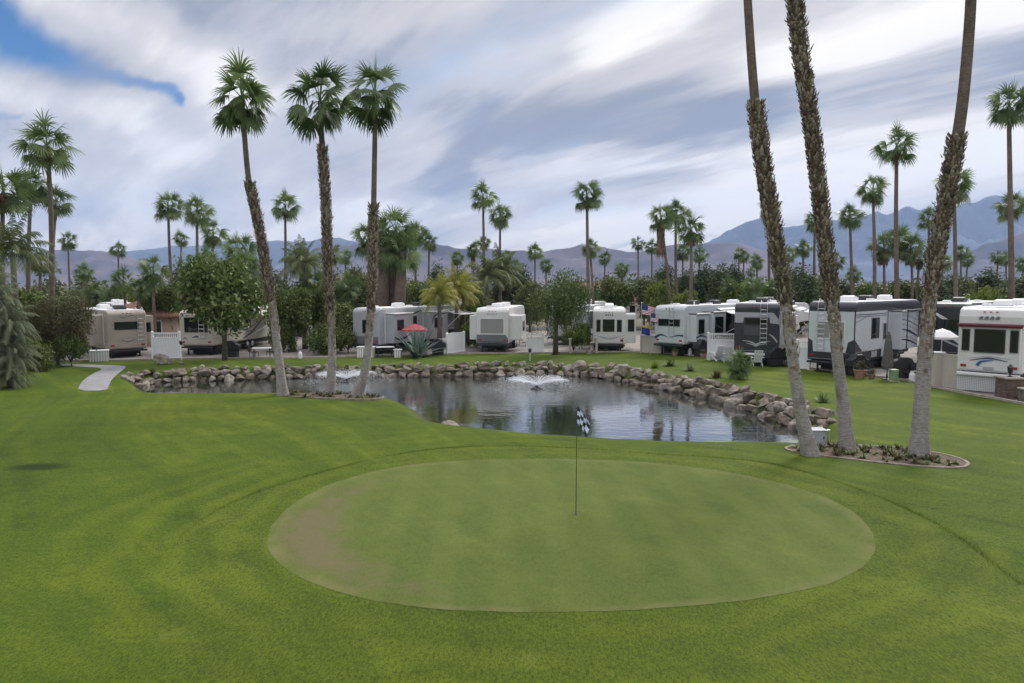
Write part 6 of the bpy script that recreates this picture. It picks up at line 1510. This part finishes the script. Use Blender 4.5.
p = G(826, 446.5); o = MB().tube([(0, 0, -.05), (0, 0, .5), (.02, 0, .52), (.10, 0, .52), (.12, 0, .50), (.12, 0, .1)], .022, 8).build('standpipe', M_alu, None); o.location = p; tag(o, 'thin metal standpipe right of the grey utility box', 'pipe')

# brick pillar with lantern and low wall by the motorhome
M_brick = mat('ledger_stone', (.20, .135, .105), .9, var=.6, vscale=5, bump=.9, bscale=9, stretch=(1, 1, 2.5), c2=(.09, .07, .06))
pl = G(1009, 398.5); root = empty('stone_pillar', pl, -.1); tag(root, 'stone pillar with a lantern in front of the motorhome', 'pillar')
mb = MB()
rnd = random.Random(8)
for k in range(10):
    for q in range(4):
        o_ = rnd.uniform(0, .015); x0 = -.40 + q * .2; mb.box(x0 + .004, x0 + .196, -.38 - o_, .38 + o_, .0 + k * .092, .086 + k * .092)
    mb.box(-.40 - rnd.uniform(0, .012), .40 + rnd.uniform(0, .012), -.36, .36, .001 + k * .092, .085 + k * .092)
mb.build('shaft', M_brick, root); mb = MB(); mb.box(-.46, .46, -.44, .44, .921, .99); cap_ = mb.build('cap', M_kerb, root, bevel=.015)
mb = MB(); mb.lathe([(.01, .99), (.10, .99), (.10, 1.02), (.03, 1.05), (.03, 1.14), (.09, 1.16), (.12, 1.40), (.14, 1.41), (.05, 1.52), (.02, 1.56), (.0, 1.58)], 10); mb.build('lantern', M_trim, root)
root = empty('stone_wall', G(1020, 402), -.15); tag(root, 'low stone wall running right from the lantern pillar', 'wall'); mb = MB()
for k in range(6):
    x = 0
    while x < 4: wx = rnd.uniform(.2, .45); o_ = rnd.uniform(0, .02); mb.box(x + .004, x + wx - .004, -.16 - o_, .16 + o_, k * .095, k * .095 + .088); x += wx
mb.build('stones', mat('grey_ledger_stone', (.19, .17, .155), .9, var=.6, vscale=5, bump=.9, bscale=9), root); mb = MB(); mb.box(-.05, 4.3, -.21, .21, .571, .63); mb.build('cap', M_kerb, root, bevel=.01)

# pots, bins, grills, crates, tables
def pot(px, py, s, label, M=M_lime, m_=None):
    p = G(px, py); root = empty('potted_plant', p); tag(root, label, 'potted plant'); mb = MB(); mb.lathe([(.05, 0), (s * .6, 0), (s * .85, s * 1.1), (s * .95, s * 1.15), (s * .95, s * 1.3), (s * .8, s * 1.3), (s * .7, s * 1.15)], 14); mb.build('pot', m_ or mat('terracotta', (.36, .20, .14), .8, var=.3), root)
    pl_ = foliage('leaves', [(0, 0, s * 1.9, s * .8, s * .8, s * .7)], 300, s * .16, int(px), M, s * .2); link('leaves', pl_, root)
pot(860, 378.5, .38, 'wide terracotta pot on the pad before the big black and white trailer', M_rust); pot(872, 378.5, .2, 'small terracotta pot right of the wide terracotta pot', M_rust); pot(157, 357.5, .25, 'pale pot with plant behind the left white fence', M_olive, M_cream); pot(167, 357.5, .25, 'second pale pot, right one behind the left white fence', M_olive, M_cream)
pot(703, 358.5, .25, 'reddish pot under the striped awning at the lawn edge', M_rust); pot(675, 356, .26, 'potted plant under the rear of the long white trailer')
def grill(px, py, label, covered=True, rz=0):
    p = G(px, py); root = empty('grill', p, rz); tag(root, label, 'grill')
    mb = MB(); mb.prism([(-.62, .55), (.62, .55), (.60, .95), (.36, 1.02), (.30, 1.18), (.1, 1.26), (-.25, 1.25), (-.36, 1.05), (-.60, .95)], 'y', -.28, .28); mb.build('cover' if covered else 'hood', M_trim, root, bevel=.05, fix=True)
    mb = MB(); mb.box(-.42, .42, -.25, .25, .08, .55); mb.build('cabinet', M_trim, root, bevel=.02)
    for sx in (-1, 1):
        for sy in (-1, 1): mb = MB(); mb.box(sx * .38 - .025, sx * .38 + .025, sy * .2 - .025, sy * .2 + .025, 0, .08); mb.build('leg', M_trim, root)
grill(667, 353.5, 'black covered grill behind the cream fence by the long white trailer'); grill(775, 366.5, 'black covered grill under the black trailer near the fence', rz=.3); grill(846, 374.5, 'black covered grill beside the middle leaning trunk', rz=-.3); grill(905, 379.3, 'black covered grill right of the closed umbrella', rz=-.5)
grill(438, 355, 'dark covered grill by the agave')
def lattice_box(px, py, w_, d_, h, label, rz):
    p = G(px, py); root = empty('lattice_box', p, rz); tag(root, label, 'storage box'); mb = MB(); mb.box(-w_ / 2, w_ / 2, -d_ / 2, d_ / 2, 0, h); mb.build('panels', M_cream, root)
    mb = MB()
    for k in range(int(w_ / .16)): x = -w_ / 2 + .05 + k * .16; mb.box(x, x + .09, -d_ / 2 - .02, -d_ / 2 - .002, .04, h - .04)
    mb.build('slats', M_pvc, root); mb = MB(); mb.box(-w_ / 2 - .04, w_ / 2 + .04, -d_ / 2 - .04, d_ / 2 + .04, h + .001, h + .05); mb.build('lid', M_pvc, root)
lattice_box(99, 361.3, 1.15, .8, .72, 'white slatted storage box beside the tan trailer', .5); lattice_box(366, 357.5, 1.2, .6, .75, 'cream slatted box left of the grey trailer windows', 0)
lattice_box(398, 357.5, .5, .5, .55, 'small pale slatted box in front of the grey trailer', 0)
def table(px, py, w_, label, chairs=0):
    p = G(px, py); root = empty('patio_table', p, .3); tag(root, label, 'table'); mb = MB(); mb.box(-w_ / 2, w_ / 2, -.4, .4, .70, .74); mb.build('tabletop', M_ltrim, root, bevel=.01)
    for sx in (-1, 1):
        for sy in (-1, 1): mb = MB(); mb.tube([(sx * w_ * .42, sy * .33, 0), (sx * w_ * .40, sy * .3, .7)], .02, 6); mb.build('leg', M_trim, root)
table(385, 356.8, 1.3, 'pale patio table in front of the grey trailer'); table(262, 358, 1.3, 'pale patio table under the cream trailer awning'); table(726, 353, 1.4, 'patio table in the shade of the striped awning')
def pchair(px, py, rz, label, g='dark patio chairs by the trailers'):
    p = G(px, py); root = empty('patio_chair', p, rz); tag(root, label, 'chair', g)
    mb = MB(); mb.box(-.24, .24, -.24, .24, .42, .46); mb.build('seat', M_trim, root); mb = MB(); mb.box(-.24, .24, -.02, .02, .46, .95, M=Matrix.Translation((0, .24, 0)) @ Matrix.Rotation(R(-8), 4, 'X')); mb.build('backrest', M_trim, root)
    for sx in (-1, 1):
        for sy in (-1, 1): mb = MB(); mb.tube([(sx * .22, sy * .22, 0), (sx * .22, sy * .22, .43)], .015, 6); mb.build('leg', M_trim, root)
for px, py, rz, lb in ((254, 358, 1.5, 'dark patio chair left of the table under the cream trailer awning'), (270, 357.5, -1.2, 'dark patio chair right of the table under the cream trailer awning'), (378, 356.6, 1, 'dark patio chair left of the pale table by the grey trailer'), (393, 356.4, -1, 'dark patio chair right of the pale table by the grey trailer'),
                       (718, 354, 1, 'dark patio chair left of the table under the striped awning'), (916, 381, .6, 'dark patio chair left of the right leaning trunk'), (909, 380.5, -.4, 'dark patio chair between the covered grill and the right leaning trunk'), (788, 366.5, .3, 'dark patio chair between the grill and the fence by the black trailer')):
    pchair(px, py, rz, lb)
def bikelike(): pass
# more belongings on the pads
grill(700, 356.5, 'black covered grill by the reddish pot under the striped awning', rz=.8); grill(683, 355, 'dark covered grill right of the cream fence, under the long white trailer', rz=.4)
grill(857, 376, 'dark covered grill between the wide terracotta pot and the middle leaning trunk', rz=.2); grill(232, 358, 'dark covered grill right of the round tree trunk')
for px, py, s_, M_, lb in ((922, 380.5, .7, M_rust, 'dry brown shrub at the lawn edge left of the gate post'), (903, 378.8, .5, M_olive, 'small olive shrub behind the green pedestal'), (790, 365.5, .5, M_rust, 'dry shrub between the black trailer and the vinyl fence'), (870, 375.8, .5, M_rust, 'brown tuft behind the small terracotta pot'),
                           (606, 352, .45, M_olive, 'small shrub at the left corner of the small white trailer'), (495, 352.5, .35, M_olive, 'small shrub at the pad edge before the white centre trailer')):
    p = G(px, py); tuft('pad_shrub', lb, (p.x, p.y, 0), s_, M_, 80, int(px), cat='shrub', wd=.05)
table(782, 365.5, 1.1, 'pale patio table beside the black trailer')
def tank(px, py, label):
    p = G(px, py); root = empty('gas_bottle', p); tag(root, label, 'gas bottle', 'gas bottles standing on the pads'); mb = MB(); mb.lathe([(.12, 0), (.15, .03), (.15, .38), (.10, .46), (.03, .48)], 14); mb.build('body', M_ltrim, root, smooth=False); mb = MB(); mb.lathe([(.09, .47), (.09, .56), (.08, .56), (.08, .47)], 12); mb.build('collar', M_ltrim, root)
tank(690, 355.6, 'white gas bottle under the long white trailer near the pots'); tank(800, 368.5, 'white gas bottle beside the fence behind the left leaning trunk'); tank(300, 358.6, 'white gas bottle at the foot of the dense dark trees'); tank(912, 381.5, 'white gas bottle left of the gate post')
# path lights at the pad edge
def lamp_post(px, py, h, label):
    p = G(px, py); root = empty('garden_light', p); tag(root, label, 'lamp'); mb = MB(); mb.tube([(0, 0, 0), (0, 0, h)], .025, 8); mb.build('post', M_ltrim, root); mb = MB(); mb.lathe([(.0, h), (.09, h), (.12, h + .2), (.15, h + .21), (.02, h + .3)], 10); mb.build('lamp_shade', M_trim, root)
lamp_post(530, 361, .6, 'short garden light on the bank right of the white centre trailer'); lamp_post(181.5, 360.5, 1.1, 'short white post light before the cream trailer')
# low dark sprinkler head and irrigation lid
p = G(601, 400 if False else 449);
